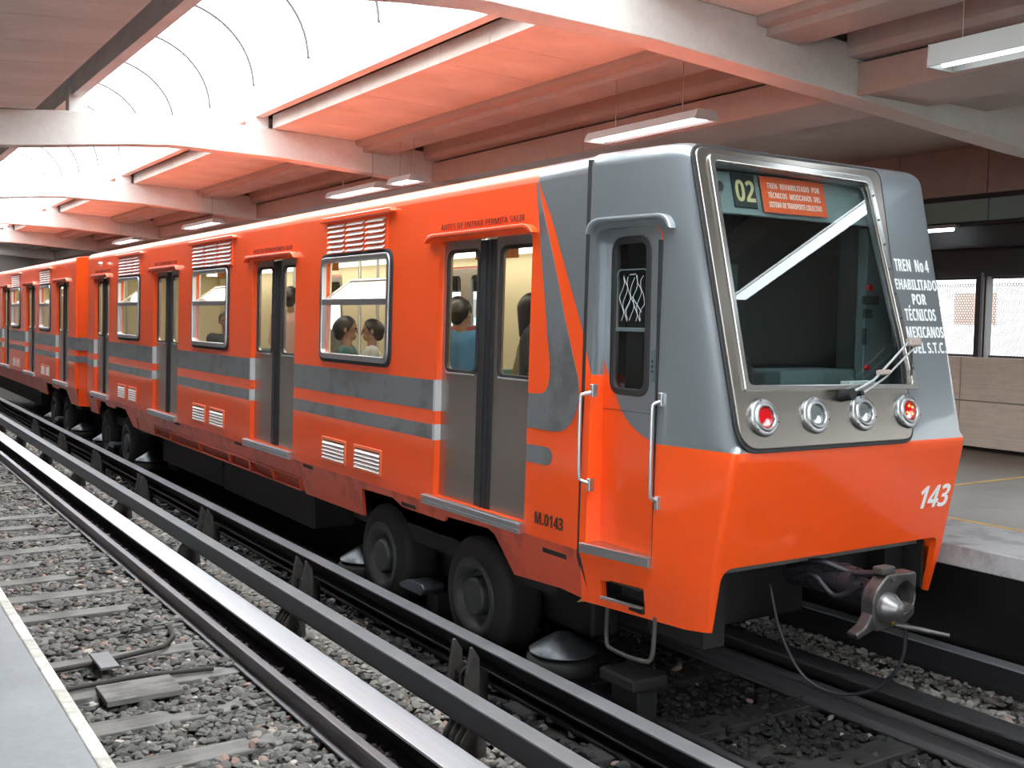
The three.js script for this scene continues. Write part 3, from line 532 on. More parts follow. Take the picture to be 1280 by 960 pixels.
function sideWall(doors, windows, z0, z1, holesGrow = 0) {
  const s = poly(rectPts(z0, z1, 1.10, 3.47));
  for (const [a, b] of doors) s.holes.push(asHole(roundPoly(rectPts(a - holesGrow, b + holesGrow, DOOR[0], DOOR[1] + holesGrow), [0.001, 0.001, 0.05, 0.05])));
  for (const [a, b] of windows) s.holes.push(asHole(roundPoly(rectPts(a + 0.05, b - 0.05, 2.18, 3.075), 0.07)));
  return s;
}
function carBody(car, doors, windows, z0, z1, o = {}) {
  const shape = () => sideWall(doors, windows, z0, z1);
  part(car, 'side_panel', side(extrude(shape(), 0.06)), M.orange_paint);
  part(car, 'side_panel', mirror(side(extrude(sideWall(doors, [], z0, z1), 0.06))), M.orange_paint);
  for (const [a, b] of doors) { const zc = (a + b) / 2, s = poly(rectPts(a, b, DOOR[0], DOOR[1])); for (const [p, q] of [[a + 0.09, zc - 0.12], [zc + 0.12, b - 0.09]]) s.holes.push(asHole(roundPoly(rectPts(p, q, 2.155, 3.055), 0.07))); const d = part(car, 'door', mirror(side(extrude(s, 0.03), -0.045)), M.door_steel); part(d, 'pane', mirror(side(new THREE.ShapeGeometry(poly(rectPts(a + 0.05, b - 0.05, 2.12, 3.08))), -0.06)), M.tinted_glass); }
  part(car, 'inner_lining', [side(extrude(sideWall(doors, windows, z0 + 0.1, z1 - 0.1, 0.02), 0.02), -0.065), mirror(side(extrude(sideWall(doors, [], z0 + 0.1, z1 - 0.1, 0.02), 0.02), -0.065))], M.cream);
  // roof: rounded shoulders and a low camber
  const outer = [], inner = [], r = 0.12;
  for (let i = 0; i <= 8; i++) { const a = i / 8 * Math.PI / 2; outer.push([xs(3.47) + r - r * Math.cos(a), 3.47 + r * Math.sin(a)]); }
  for (let i = 1; i <= 6; i++) outer.push([lerp(xs(3.47) + r, XT, i / 6), 3.59 + 0.075 * Math.sin(i / 6 * Math.PI / 2)]);
  const right = outer.slice(0, -1).map(([x, y]) => [2 * XT - x, y]).reverse(), sec = outer.concat(right);
  const sec2 = sec.map(([x, y]) => [XT + (x - XT) * 0.955, y - 0.05]).reverse();
  const roof = toCreasedNormals(prism(sec.concat(sec2), z0, z1), 0.6);
  part(car, 'roof', roof, M.roof_paint);
  part(car, 'floor_plate', box(XS + 0.06, 2 * XT - XS - 0.06, 1.06, 1.155, z0 + 0.02, z1 - 0.02), M.car_floor);
  part(car, 'inner_ceiling', [box(XS + 0.12, 2 * XT - XS - 0.12, 3.32, 3.35, z0 + 0.08, z1 - 0.08), box(4.2, 4.6, 3.27, 3.32, z0 + 0.08, z1 - 0.08), box(5.9, 6.3, 3.27, 3.32, z0 + 0.08, z1 - 0.08)], M.cream_ceiling);
  part(car, 'end_wall', [box(XS + 0.08, 2 * XT - XS - 0.08, 1.1, 3.5, z0, z0 + 0.05)], M.orange_paint);
  part(car, 'end_wall', [box(XS + 0.08, 2 * XT - XS - 0.08, 1.1, 3.5, z1 - 0.05, z1)], M.orange_paint);
  part(car, 'end_lining', [box(XS + 0.1, 2 * XT - XS - 0.1, 1.15, 3.33, z0 + 0.055, z0 + 0.08), box(XS + 0.1, 2 * XT - XS - 0.1, 1.15, 3.33, z1 - 0.08, z1 - 0.055)], M.cream);
  // interior lamps
  const lens = part(car, 'ceiling_lamp', [box(4.28, 4.52, 3.24, 3.268, z0 + 0.6, z1 - 0.6), box(5.98, 6.22, 3.24, 3.268, z0 + 0.6, z1 - 0.6)], M.car_lamp);
  for (const x of [4.4, 6.1]) { const L = new THREE.RectAreaLight(0xfff0c8, CAR_LIGHT_POWER, 0.16, z1 - z0 - 1.2); L.position.set(x, 3.23, (z0 + z1) / 2).sub(origin.get(car)); L.rotation.set(-Math.PI / 2, 0, 0); car.add(L); }
  // poles and benches
  for (const [a, b] of doors) for (const zz of [a - 0.25, (a + b) / 2, b + 0.25]) part(car, 'pole', rod([zz === (a + b) / 2 ? 5.25 : 4.62, 1.15, zz], [zz === (a + b) / 2 ? 5.25 : 4.62, 3.3, zz], 0.018, 8), M.aluminium);
  for (const [a, b] of windows) for (const zz of [a + 0.05, b - 0.45]) for (const x of [4.12, 5.75]) part(car, 'bench_seat', [rbox(x, x + 0.6, 1.52, 1.58, zz, zz + 0.42, 0.02), rbox(x, x + 0.6, 1.55, 2.02, zz < (a + b) / 2 - 0.3 ? zz - 0.03 : zz + 0.42, zz < (a + b) / 2 - 0.3 ? zz + 0.01 : zz + 0.46, 0.015), box(x + 0.25, x + 0.35, 1.15, 1.52, zz + 0.12, zz + 0.3)], M.seat_green);
  // stripes between the doors, on the outside skin
  const cuts = [[z1 - (o.stripeEnd ?? 0), z1]].concat(doors.slice().sort((p, q) => q[1] - p[1]), [[z0 - 1, z0 + 0.0]]);
  for (let i = 0; i + 1 < cuts.length; i++) {
    const hi = cuts[i][0], lo = cuts[i + 1][1];
    if (hi - lo < 0.05 || (i === 0 && o.stripeEnd)) continue;
    for (const [y0, y1] of [[UP0, UP1], [LO0, LO1]]) {
      const trim = i === 0 && !o.trimFirst ? 0 : 0.085;     // pale end piece on the rear side of each door
      part(car, 'stripe', S(rectPts(lo + 0.0, hi - 0.002, y0, y1), 0.003, 0.0025), M.stripe_grey);
    }
  }
  for (const [a] of doors) for (const [y0, y1] of [[UP0, UP1], [LO0, LO1]]) part(car, 'stripe_end', [S(rectPts(a - 0.032, a, y0 - 0.004, y1 + 0.004), 0.005, 0.0045), box(xs(y0) - 0.002, xs(y0) + 0.052, y0 - 0.004, y1 + 0.004, a - 0.002, a + 0.003)], M.stripe_trim);
  for (const [a, b] of windows) part(car, 'route_map', rbox(5.55, 5.62, 3.14, 3.30, (a + b) / 2 - 0.45, (a + b) / 2 + 0.25, 0.006), M.notice_orange);
  for (const d of doors) door(car, ...d, o.plain);
  for (const w of windows) carWindow(car, ...w);
}
std('car_lamp', { color: lin(1, 1, 1), emissive: lin(1, 0.95, 0.82), emissiveIntensity: 0.4, roughness: 0.4 });

std('notice_orange', { color: lin(0.5, 0.16, 0.03), roughness: 0.6 });
function door(car, a, b, plain) {                     // a = rear edge, b = front edge along the train
  const zc = (a + b) / 2, d = part(car, 'door', S(rectPts(zc - 0.105, zc + 0.115, DOOR[0] + 0.002, DOOR[1] - 0.01), 0.03, -0.045), M.rubber);
  for (const [p, q] of [[a + 0.0, zc - 0.105], [zc + 0.115, b + 0.10]]) {
    const s = roundPoly(rectPts(p - (p === a ? 0.04 : 0), q, DOOR[0], DOOR[1] + 0.02), 0.002), w0 = p + (p === a ? 0.075 : 0.075), w1 = q - (p === a ? 0.015 : 0.10 - 0.035);
    const win = [w0, p === a ? zc - 0.125 : b - 0.005 + 0.04];
    s.holes.push(asHole(roundPoly(rectPts(win[0], win[1], 2.155, 3.055), 0.07)));
    part(d, 'door_leaf', side(extrude(s, 0.03), -0.05), M.door_steel);
    part(d, 'window_seal', side(extrude(ring(win[0] - 0.018, win[1] + 0.018, 2.137, 3.073, 0.028, 0.085), 0.02, 0.004), -0.038), M.rubber);
    part(d, 'seal_trim', S([[win[0] + 0.02, 2.128], [win[1] - 0.02, 2.128], [win[1], 2.140], [win[0], 2.140]], 0.016, -0.033, 0, 0.003), M.aluminium);
    part(d, 'pane', side(new THREE.ShapeGeometry(roundPoly(rectPts(win[0], win[1], 2.155, 3.055), 0.07)), -0.062), M.glass);
  }
  part(d, 'seal_edge', [S(rectPts(zc - 0.012, zc - 0.002, DOOR[0], DOOR[1] - 0.01), 0.02, -0.038), S(rectPts(zc + 0.055, zc + 0.063, DOOR[0], DOOR[1] - 0.01), 0.02, -0.038)], M.black_gap);
  // sill
  part(d, 'sill', [S([[a - 0.105, 1.095], [b + 0.01, 1.095], [b + 0.01, 1.168], [a - 0.105, 1.168]], 0.12, 0.052, 0, 0.006)], M.aluminium);
  part(d, 'sill_groove', S(rectPts(a - 0.09, b, 1.120, 1.126), 0.004, 0.0535), M.bar_top);
  // rain hood with turned-down ends
  const hs = new THREE.Shape(); const y = 3.165, u0 = a - 0.16, u1 = b + 0.055;
  hs.moveTo(u0, y - 0.035); hs.lineTo(u0 + 0.03, y - 0.03); hs.quadraticCurveTo(u0 + 0.07, y + 0.005, u0 + 0.14, y + 0.005); hs.lineTo(u1 - 0.14, y + 0.005); hs.quadraticCurveTo(u1 - 0.06, y + 0.005, u1 - 0.02, y - 0.035); hs.lineTo(u1 + 0.01, y - 0.03); hs.quadraticCurveTo(u1 - 0.03, y + 0.03, u1 - 0.12, y + 0.034); hs.lineTo(u0 + 0.12, y + 0.034); hs.quadraticCurveTo(u0 + 0.04, y + 0.03, u0, y - 0.035);
  part(d, 'rain_hood', side(extrude(hs, 0.07, 0.008, 8), 0.06), M.orange_paint);
  if (plain !== 'far') {
    const t = lettering('ANTES DE ENTRAR PERMITA SALIR', 1.17, 0.046, 0.002, fontThin).translate(a + 0.02, 3.222, 0);
    part(d, 'inscription', side(t, 0.004), M.letter_maroon, 'ANTES DE ENTRAR PERMITA SALIR in small dark letters');
  }
}
function carWindow(car, a, b) {
  const w = part(car, 'window', side(extrude(ring(a, b, 2.125, 3.13, 0.035, 0.12), 0.035, 0.006), 0.016), M.rubber);
  part(w, 'frame', side(extrude(ring(a + 0.03, b - 0.03, 2.158, 3.10, 0.052, 0.10), 0.05, 0.008), 0.030), M.aluminium);
  part(w, 'transom', S(rectPts(a + 0.07, b - 0.07, 2.655, 2.715), 0.05, 0.026, 0, 0.008), M.aluminium);
  part(w, 'pane', side(new THREE.ShapeGeometry(poly(rectPts(a + 0.08, b - 0.08, 2.205, 2.66))), -0.012), M.glass);
  // the upper light tilts inwards about the transom and mirrors the skylight
  const y0 = 2.715, t = 0.96, L = 0.31, x0 = xs(y0) + 0.02;
  const q = (u, v) => V(x0 + Math.sin(t) * v, y0 + Math.cos(t) * v, u);
  const quad = (u0, u1, v0, v1, th) => { const g = new THREE.BoxGeometry(th, v1 - v0, u1 - u0); g.translate(0, (v0 + v1) / 2, 0).rotateZ(-t).translate(x0, y0, (u0 + u1) / 2); return g; };
  part(w, 'tilted_pane', new THREE.PlaneGeometry(b - a - 0.18, L).translate(0, L / 2, 0).rotateY(-Math.PI / 2).rotateZ(-t).translate(x0, y0, (a + b) / 2), M.hopper_glass);
  part(w, 'tilted_frame', [quad(a + 0.07, a + 0.095, 0, L, 0.02), quad(b - 0.095, b - 0.07, 0, L, 0.02), quad(a + 0.07, b - 0.07, L - 0.012, L + 0.012, 0.02)], M.aluminium);
}
phys('hopper_glass', { color: lin(0.62, 0.66, 0.66), transmission: 0.75, roughness: 0.06, thickness: 0, ior: 2.1, specularIntensity: 1 });

function louver(car, a, b) {
  const v = part(car, 'louver_vent', side(extrude(ring(a - 0.03, b + 0.03, 3.118, 3.435, 0.035, 0.012), 0.02, 0.004), 0.014), M.orange_paint);
  const w = (b - a) / 3;
  for (let c = 0; c < 3; c++) {
    if (c) part(v, 'divider', S(rectPts(a + c * w - 0.032, a + c * w + 0.032, 3.13, 3.43), 0.015, 0.012, 0, 0.004), M.orange_paint);
    for (let k = 0; k < 6; k++) { const y = 3.148 + k * 0.0468, g = rbox(-0.044, 0.010, -0.005, 0.005, a + c * w + 0.034, a + (c + 1) * w - 0.034, 0.003, 1); g.rotateZ(0.70).translate(xs(y) + 0.0, y + 0.016, 0); part(v, 'slat', g, M.vent_slat); }
  }
  part(v, 'backing', S(rectPts(a, b, 3.12, 3.43), 0.004, 0.003), M.orange_paint);
  part(v, 'vent_hood', S([[a - 0.10, 3.425], [b + 0.16, 3.425], [b + 0.17, 3.44], [b + 0.13, 3.468], [a - 0.06, 3.468], [a - 0.105, 3.44]], 0.065, 0.055, 0, 0.008), M.orange_paint);
}
function lowVent(car, a, b) {
  const v = part(car, 'low_vent', side(extrude(ring(a, b, 1.19, 1.415, 0.03, 0.01), 0.016, 0.004), 0.012), M.vent_frame);
  part(v, 'backing', S(rectPts(a + 0.02, b - 0.02, 1.20, 1.40), 0.004, 0.003), M.letter_maroon);
  for (let k = 0; k < 5; k++) { const y = 1.222 + k * 0.0345, g = rbox(-0.029, 0.005, -0.004, 0.004, a + 0.028, b - 0.028, 0.003, 1); g.rotateZ(0.85).translate(xs(y) + 0.001, y + 0.012, 0); part(v, 'slat', g, M.vent_slat); }
}
// rubber-tyred bogie parts; x is the outer face of the tyre
function wheel(car, z, x = 4.11, r = 0.455) {
  const y = r, turn = (g) => g.rotateZ(Math.PI / 2).translate(x, y, z);      // lathe axis y -> -x, outwards
  const w = part(car, 'wheel', turn(lathe([[0.30, 0.005], [0.33, 0.0], [0.42, -0.015], [0.455, -0.05], [r, -0.10], [r, -0.26], [0.44, -0.32], [0.30, -0.34]], 40)), M.tyre);
  part(w, 'rim', turn(lathe([[0.298, -0.03], [0.300, 0.008], [0.285, 0.02], [0.245, 0.012], [0.205, -0.03], [0.195, -0.07], [0.16, -0.085], [0.0, -0.085]], 36)), M.rim_grey);
  part(w, 'hub', turn(lathe([[0.150, -0.09], [0.150, -0.01], [0.135, 0.012], [0.125, 0.016], [0.0, 0.018]], 28)), M.rim_grey);
  const far = part(car, 'wheel', mirror(turn(lathe([[0.1, 0], [0.42, -0.015], [0.455, -0.05], [r, -0.10], [r, -0.26], [0.44, -0.32], [0.1, -0.34]], 24))), M.tyre);
}
function guideWheel(car, z, x = 4.24, y = 0.215, r = 0.25) {   // horizontal tyre with a conical cover
  const g = part(car, 'guide_wheel', lathe([[0.12, -0.07], [r - 0.03, -0.07], [r, -0.045], [r, 0.03], [r - 0.035, 0.055], [0.12, 0.06]], 32).translate(x, y, z), M.tyre);
  part(g, 'cone_cover', lathe([[r - 0.02, 0.075], [r - 0.015, 0.085], [0.16, 0.135], [0.05, 0.205], [0.0, 0.21]], 32).translate(x, y, z), M.cone_grey);
}
function collector(car, z) {                          // current collector shoe between the wheels
  const c = part(car, 'collector_shoe', extrude(roundPoly([[-0.32, 0.30], [0.05, 0.30], [0.10, 0.36], [0.06, 0.40], [-0.20, 0.385], [-0.34, 0.33]], 0.02), 0.20, 0.01).rotateY(-Math.PI / 2).translate(4.24, 0, z), M.cone_grey);
  part(c, 'shoe_bracket', rbox(4.16, 4.36, 0.02, 0.32, z - 0.08, z + 0.10, 0.02), M.under_black);
}
function bogie(car, zf, zr) {                         // wheel centres, front and rear
  wheel(car, zf); wheel(car, zr);
  const zc = (zf + zr) / 2;
  guideWheel(car, zf + 0.98); guideWheel(car, zr - 0.62); collector(car, zc + 0.02);
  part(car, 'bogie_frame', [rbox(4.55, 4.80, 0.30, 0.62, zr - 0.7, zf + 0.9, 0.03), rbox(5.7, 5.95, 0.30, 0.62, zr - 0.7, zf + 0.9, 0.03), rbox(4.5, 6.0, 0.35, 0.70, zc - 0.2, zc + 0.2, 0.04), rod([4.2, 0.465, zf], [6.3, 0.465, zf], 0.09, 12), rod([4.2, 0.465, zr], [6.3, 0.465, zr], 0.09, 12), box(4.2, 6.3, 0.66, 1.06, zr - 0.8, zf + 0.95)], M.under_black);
}

// ---------------------------------------------------------------- leading car
const car1 = thing('metro_car', 'leading orange and grey metro car with slanted driver cab front, number 143', 'train car', [XT, 0, -12.3]);
const doors1 = [[-7.30, -6.01], [-11.565, -10.275], [-15.74, -14.47], [-19.66, -18.56]];
const wins1 = [[-9.615, -8.09], [-13.82, -12.345], [-17.90, -16.50]];
carBody(car1, doors1, wins1, -20.22, -5.405, { stripeEnd: 0.6 });
[[-9.46, -8.22], [-13.81, -12.27], [-17.82, -16.51]].forEach(([a, b]) => louver(car1, a, b));
[[-9.51, -8.96], [-8.78, -8.22], [-13.74, -13.20], [-13.03, -12.46], [-17.85, -17.35], [-17.15, -16.65]].forEach(([a, b]) => lowVent(car1, a, b));
// livery at the cab end: tall grey hook, slanted orange band, grey field
{
  const hook = new THREE.Shape();
  hook.moveTo(-5.985, 3.466); [[-5.95, 3.27], [-5.905, 3.0], [-5.848, 2.726], [-5.80, 2.447], [-5.765, 2.291], [-5.758, 2.19]].forEach(([u, v]) => hook.lineTo(u, v));
  hook.quadraticCurveTo(-5.765, 2.07, -5.87, 2.062); hook.lineTo(-6.008, 2.058); hook.lineTo(-6.008, 1.826); hook.lineTo(-5.70, 1.826); hook.quadraticCurveTo(-5.57, 1.826, -5.50, 1.905); hook.quadraticCurveTo(-5.42, 2.0, -5.435, 2.13);
  [[-5.446, 2.19], [-5.521, 2.36], [-5.60, 2.545], [-5.72, 2.86], [-5.815, 3.10], [-5.912, 3.32], [-5.968, 3.466]].forEach(([u, v]) => hook.lineTo(u, v)); hook.closePath();
  part(car1, 'stripe', side(extrude(hook, 0.003), 0.0025), M.stripe_grey);
  part(car1, 'grey_field', S([[-5.955, 3.469], [-5.80, 3.232], [-5.671, 2.985], [-5.415, 2.50], [-5.406, 2.47], [-5.406, 3.469]], 0.003, 0.0025), M.grey_paint);
  // the grey runs on over the roof shoulder
  const sec = []; for (let i = 0; i <= 8; i++) { const a = i / 8 * Math.PI / 2; sec.push([xs(3.47) + 0.12 - 0.123 * Math.cos(a), 3.47 + 0.123 * Math.sin(a)]); } sec.push([XT, 3.668], [XT, 3.664], [xs(3.47) + 0.12, 3.589]); for (let i = 7; i >= 0; i--) { const a = i / 8 * Math.PI / 2; sec.push([xs(3.47) + 0.12 - 0.1195 * Math.cos(a), 3.47 + 0.1195 * Math.sin(a)]); }
  part(car1, 'grey_field', toCreasedNormals(prism(sec, -5.955, -5.406), 0.6), M.grey_paint);
  const sh = new THREE.Shape(); sh.moveTo(-6.008, 1.595); sh.lineTo(-5.80, 1.595); sh.absarc(-5.765, 1.655, 0.06, -Math.PI / 2, Math.PI / 2, false); sh.lineTo(-6.008, 1.712); sh.closePath();
  part(car1, 'stripe', side(extrude(sh, 0.003), 0.0025), M.stripe_grey);
  part(car1, 'inscription', side(lettering('M.0143', 0.325, 0.082).translate(-5.878, 1.192, 0), 0.004), M.letter_black, 'M.0143 in black');
  part(car1, 'joint_seal', [S(rectPts(-5.407, -5.375, 1.05, 3.55), 0.05, 0.006), S([[-5.405, 1.06], [-5.37, 1.06], [-5.305, 0.765], [-5.345, 0.765]], 0.05, 0.006)], M.rubber);
  part(car1, 'roof_lamp', [rod([3.99, 3.36, -18.9], [3.95, 3.36, -18.9], 0.035, 12), rod([3.95, 3.36, -18.9], [3.93, 3.36, -18.9], 0.03, 12, 0.015)], M.aluminium);
}
// skirt with wheel arches
{
  const sk = poly([[-5.412, 1.10], [-5.35, 0.78], [-5.637, 0.795], [-6.205, 0.765], [-6.41, 1.02], [-6.49, 1.048], [-7.10, 1.032], [-7.16, 0.985], [-7.86, 0.985], [-8.02, 1.04], [-8.64, 1.03], [-8.68, 0.775], [-10.05, 0.772], [-10.12, 0.93], [-15.79, 0.935], [-15.80, 0.772], [-16.70, 0.772], [-16.70, 0.96], [-16.80, 0.96], [-16.80, 0.772], [-17.08, 0.79], [-17.42, 1.03], [-18.05, 1.035], [-18.15, 0.985], [-18.75, 0.985], [-18.85, 1.04], [-19.50, 1.04], [-19.55, 0.775], [-20.20, 0.775], [-20.20, 1.10]]);
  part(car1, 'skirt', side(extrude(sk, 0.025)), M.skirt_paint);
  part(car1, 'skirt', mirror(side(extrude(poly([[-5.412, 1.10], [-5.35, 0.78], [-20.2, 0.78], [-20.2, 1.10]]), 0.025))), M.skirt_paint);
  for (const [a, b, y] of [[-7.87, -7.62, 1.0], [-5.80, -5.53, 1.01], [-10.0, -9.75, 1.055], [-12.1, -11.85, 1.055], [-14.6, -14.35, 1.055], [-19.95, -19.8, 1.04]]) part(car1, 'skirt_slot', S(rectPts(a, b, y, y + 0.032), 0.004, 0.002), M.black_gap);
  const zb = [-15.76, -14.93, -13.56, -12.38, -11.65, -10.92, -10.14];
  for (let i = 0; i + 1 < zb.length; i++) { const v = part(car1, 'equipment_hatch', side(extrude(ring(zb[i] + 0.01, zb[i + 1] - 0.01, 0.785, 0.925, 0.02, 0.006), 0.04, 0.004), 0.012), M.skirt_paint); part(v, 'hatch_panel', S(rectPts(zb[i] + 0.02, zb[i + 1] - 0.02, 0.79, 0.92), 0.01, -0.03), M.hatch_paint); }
  part(car1, 'equipment_box', [rbox(4.14, 4.6, 0.42, 0.79, -15.7, -12.95, 0.02), rbox(4.14, 4.6, 0.40, 0.79, -12.9, -10.05, 0.02), rbox(5.9, 6.3, 0.42, 0.9, -15.7, -10.05, 0.02)], M.under_black);
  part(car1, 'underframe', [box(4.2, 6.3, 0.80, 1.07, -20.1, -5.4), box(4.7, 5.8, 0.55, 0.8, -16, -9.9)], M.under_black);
}
bogie(car1, -6.84, -8.42);
bogie(car1, -17.75, -19.2);
// ---------------------------------------------------------------- driver cab
const ZJ = -5.38, TAPER = 0.173;
const leanC = (y) => (y >= 1.12 ? 0.0175 * (y - 1.12) : 0.10 * (1.12 - y));
const xc = (y, z) => XS + leanC(y) + TAPER * (z + 5.39);
const zf = (y) => (y >= 1.835 ? -4.236 - 0.243 * (y - 1.835) : -4.236 - 0.19 * (1.835 - y));
const facetIn = (y) => (y < 1.76 ? 0.045 * (1.76 - y) / 0.985 : 0), facetZ = (y, zF) => (y >= 1.8 ? zF - 0.25 : y >= 1.76 ? zF - 0.13 : y > 1.12 ? lerp(-4.80, zF - 0.13, (y - 1.12) / 0.64) : lerp(zF - 0.13, -4.80, (y - 0.775) / 0.345));
function loft(levels, inset, zRear, r1, facet = false) {              // closed body from plan outlines at several heights
  const rings = levels.map(({ y, d = 0, r: r0 }) => {
    const r = r0 ?? r1, zF = zf(y) - inset - d, xF = xc(y, zF) + inset + d, xR = xc(y, zRear) + inset + d, out = [], R = 2 * XT;
    const A = new THREE.Vector2(xR, zRear), C = new THREE.Vector2(xF, zF), B = new THREE.Vector2(R - xF, zF);
    const corner = (p, q, s) => { const ra = s > 0 && r > 0.06 ? r * 2.3 : r, rb = s < 0 && r > 0.06 ? r * 2.3 : r, a = q[0].clone().sub(p).normalize(), b = q[1].clone().sub(p).normalize(), p0 = p.clone().addScaledVector(a, ra), p1 = p.clone().addScaledVector(b, rb); for (let i = 0; i <= 8; i++) { const t = i / 8; out.push(p0.clone().multiplyScalar((1 - t) ** 2).addScaledVector(p, 2 * t * (1 - t)).addScaledVector(p1, t * t)); } };
    const zB = facet ? facetZ(y, zF) : 0; out.push(A); if (facet) { const D = new THREE.Vector2(xc(y, zB) + d, zB); out.push(D); C.x += facetIn(y); B.x -= facetIn(y); corner(C, [D, B], 1); const D2 = new THREE.Vector2(R - D.x, zB); corner(B, [C, D2], -1); out.push(D2); } else { corner(C, [A, B]); corner(B, [C, new THREE.Vector2(R - xR, zRear)]); } out.push(new THREE.Vector2(R - xR, zRear));
    return out.map((p) => V(p.x, y, p.y));
  });
  const pos = [], n = rings[0].length, tri = (a, b, c) => pos.push(...a.toArray(), ...b.toArray(), ...c.toArray());
  for (let k = 0; k + 1 < rings.length; k++) for (let i = 0; i < n; i++) { const a = rings[k][i], b = rings[k][(i + 1) % n], c = rings[k + 1][(i + 1) % n], d = rings[k + 1][i]; tri(a, b, c); tri(a, c, d); }
  for (const [q, up] of [[rings[0], 0], [rings[rings.length - 1], 1]]) { const c = q.reduce((s, v) => s.add(v), V(0, 0, 0)).divideScalar(n); for (let i = 0; i < n; i++) (up ? tri(c, q[i], q[(i + 1) % n]) : tri(c, q[(i + 1) % n], q[i])); }
  const g = new THREE.BufferGeometry(); g.setAttribute('position', new THREE.Float32BufferAttribute(pos, 3)); g.setAttribute('uv', new THREE.Float32BufferAttribute(new Float32Array(pos.length / 3 * 2), 2)); g.computeVertexNormals();
  // outward?
  const t = new THREE.Vector3().fromBufferAttribute(g.attributes.normal, 0), c0 = new THREE.Vector3().fromBufferAttribute(g.attributes.position, 0).sub(V(XT, 2, -5)); t.y = 0; c0.y = 0;
  return t.dot(c0) < 0 ? clean(flip(g)) && (g.computeVertexNormals(), g) : g;
}
const E = new Evaluator(); E.attributes = ['position', 'normal', 'uv']; E.useGroups = false;
const brush = (g) => { const b = new Brush(mergeVerticesSafe(g)); b.updateMatrixWorld(); return b; };
function mergeVerticesSafe(g) { const h = clean(g.clone()); h.deleteAttribute('normal'); h.deleteAttribute('uv'); const m = mergeVertices(h, 1e-5); m.computeVertexNormals(); m.setAttribute('uv', new THREE.BufferAttribute(new Float32Array(m.attributes.position.count * 2), 2)); return m; }
const cutBy = (a, b, op = SUBTRACTION) => { const r = E.evaluate(a, b, op); r.updateMatrixWorld(); return r; };
const finish = (b, crease = 0.5) => { const g = clean(b.geometry.clone()); g.deleteAttribute('normal'); return toCreasedNormals(g, crease); };
const top = Array.from({ length: 7 }, (_, i) => { const a = i / 6 * Math.PI / 2; return { y: 3.50 + 0.10 * Math.sin(a), d: 0.10 * (1 - Math.cos(a)) }; });
const outer = loft([{ y: 0.775, r: 0.04 }, { y: 1.12, r: 0.04 }, { y: 1.76, r: 0.035 }, { y: 1.83, r: 0.05 }, { y: 1.87, r: 0.085 }, { y: 2.6 }, ...top], 0, ZJ, 0.085, true);
let cab = brush(outer);
cab = cutBy(cab, brush(box(4.26, 6.24, 1.17, 3.46, -5.30, -3.9).translate(0, 0, 0)), SUBTRACTION);
// the box above also opened the front: put the front wall back as the skin of an inset body
{
  const body = brush(outer), inner = brush(loft([{ y: 1.17 }, { y: 1.835 }, { y: 2.6 }, { y: 3.46 }], 0.055, -5.30, 0.06));
  const core = cutBy(inner, brush(box(4.255, 6.245, 1.0, 3.6, -5.6, -3.5)), INTERSECTION);
  cab = cutBy(body, core);
}
// hollow below the floor, arch in the nose, doorway, windscreen, foothold
cab = cutBy(cab, cutBy(brush(loft([{ y: 0.5 }, { y: 1.12 }], 0.045, -5.6, 0.06)), brush(box(3, 8, 0.3, 1.08, -6, -3)), INTERSECTION));
cab = cutBy(cab, brush(extrude(roundPoly([[4.27, 0.6], [6.235, 0.6], [6.205, 1.157], [4.228 + 0.03, 1.157]].map(([x, y]) => [x, y]), [0, 0, 0.05, 0.09]), 1.2, 0, 8).translate(0, 0, -4.9)));
cab = cutBy(cab, brush(side(extrude(roundPoly(rectPts(-5.325, -4.795, 1.155, 3.118), [0.001, 0.001, 0.10, 0.10]), 0.6, 0, 8), 0.2, () => XS)));
const slope = Math.atan(0.243), cs = Math.cos(slope);
const frontM = new THREE.Matrix4().makeBasis(V(1, 0, 0), V(0, cs, -Math.sin(slope)), V(0, Math.sin(slope), cs)).setPosition(0, 1.835, -4.236);
const sF = (y) => (y - 1.835) / cs;
const front = (g, lift = 0) => g.translate(0, 0, lift).applyMatrix4(frontM);
const low = Math.atan(0.19), cl = Math.cos(low);
const frontLowM = new THREE.Matrix4().makeBasis(V(1, 0, 0), V(0, cl, Math.sin(low)), V(0, -Math.sin(low), cl)).setPosition(0, 1.835, -4.236);
const glassPts = [[4.385, sF(2.20)], [5.815, sF(2.18)], [5.695, sF(3.455)], [4.365, sF(3.475)]];
cab = cutBy(cab, brush(front(extrude(roundPoly(glassPts, 0.04), 0.5), -0.25)));
cab = cutBy(cab, brush(side(extrude(roundPoly(rectPts(-5.215, -4.865, 0.825, 0.945), 0.012), 0.3, 0, 4), 0.1, () => XS)));
// paint boundary: grey above, orange below, along the waist and up the doorway
const greyRegion = () => { const s = poly([[-3.5, 1.835], [-4.80, 1.835], [-5.325, 2.215], [-5.385, 2.40], [-5.7, 2.40], [-5.7, 4], [-3.5, 4]]); return brush(side(extrude(s, 6), 0, () => 2.5)); };
part(car1, 'cab_shell', finish(cutBy(cab, greyRegion(), INTERSECTION)), M.grey_paint, 'grey upper cab shell');
part(car1, 'cab_shell', finish(cutBy(cab, greyRegion(), SUBTRACTION)), M.orange_paint, 'orange lower cab shell');
part(car1, 'bulkhead', box(4.08, 6.42, 1.08, 3.5, -5.40, -5.34), M.cab_dark);
part(car1, 'cab_floor', box(4.26, 6.24, 1.09, 1.17, -5.34, -4.5), M.car_floor);
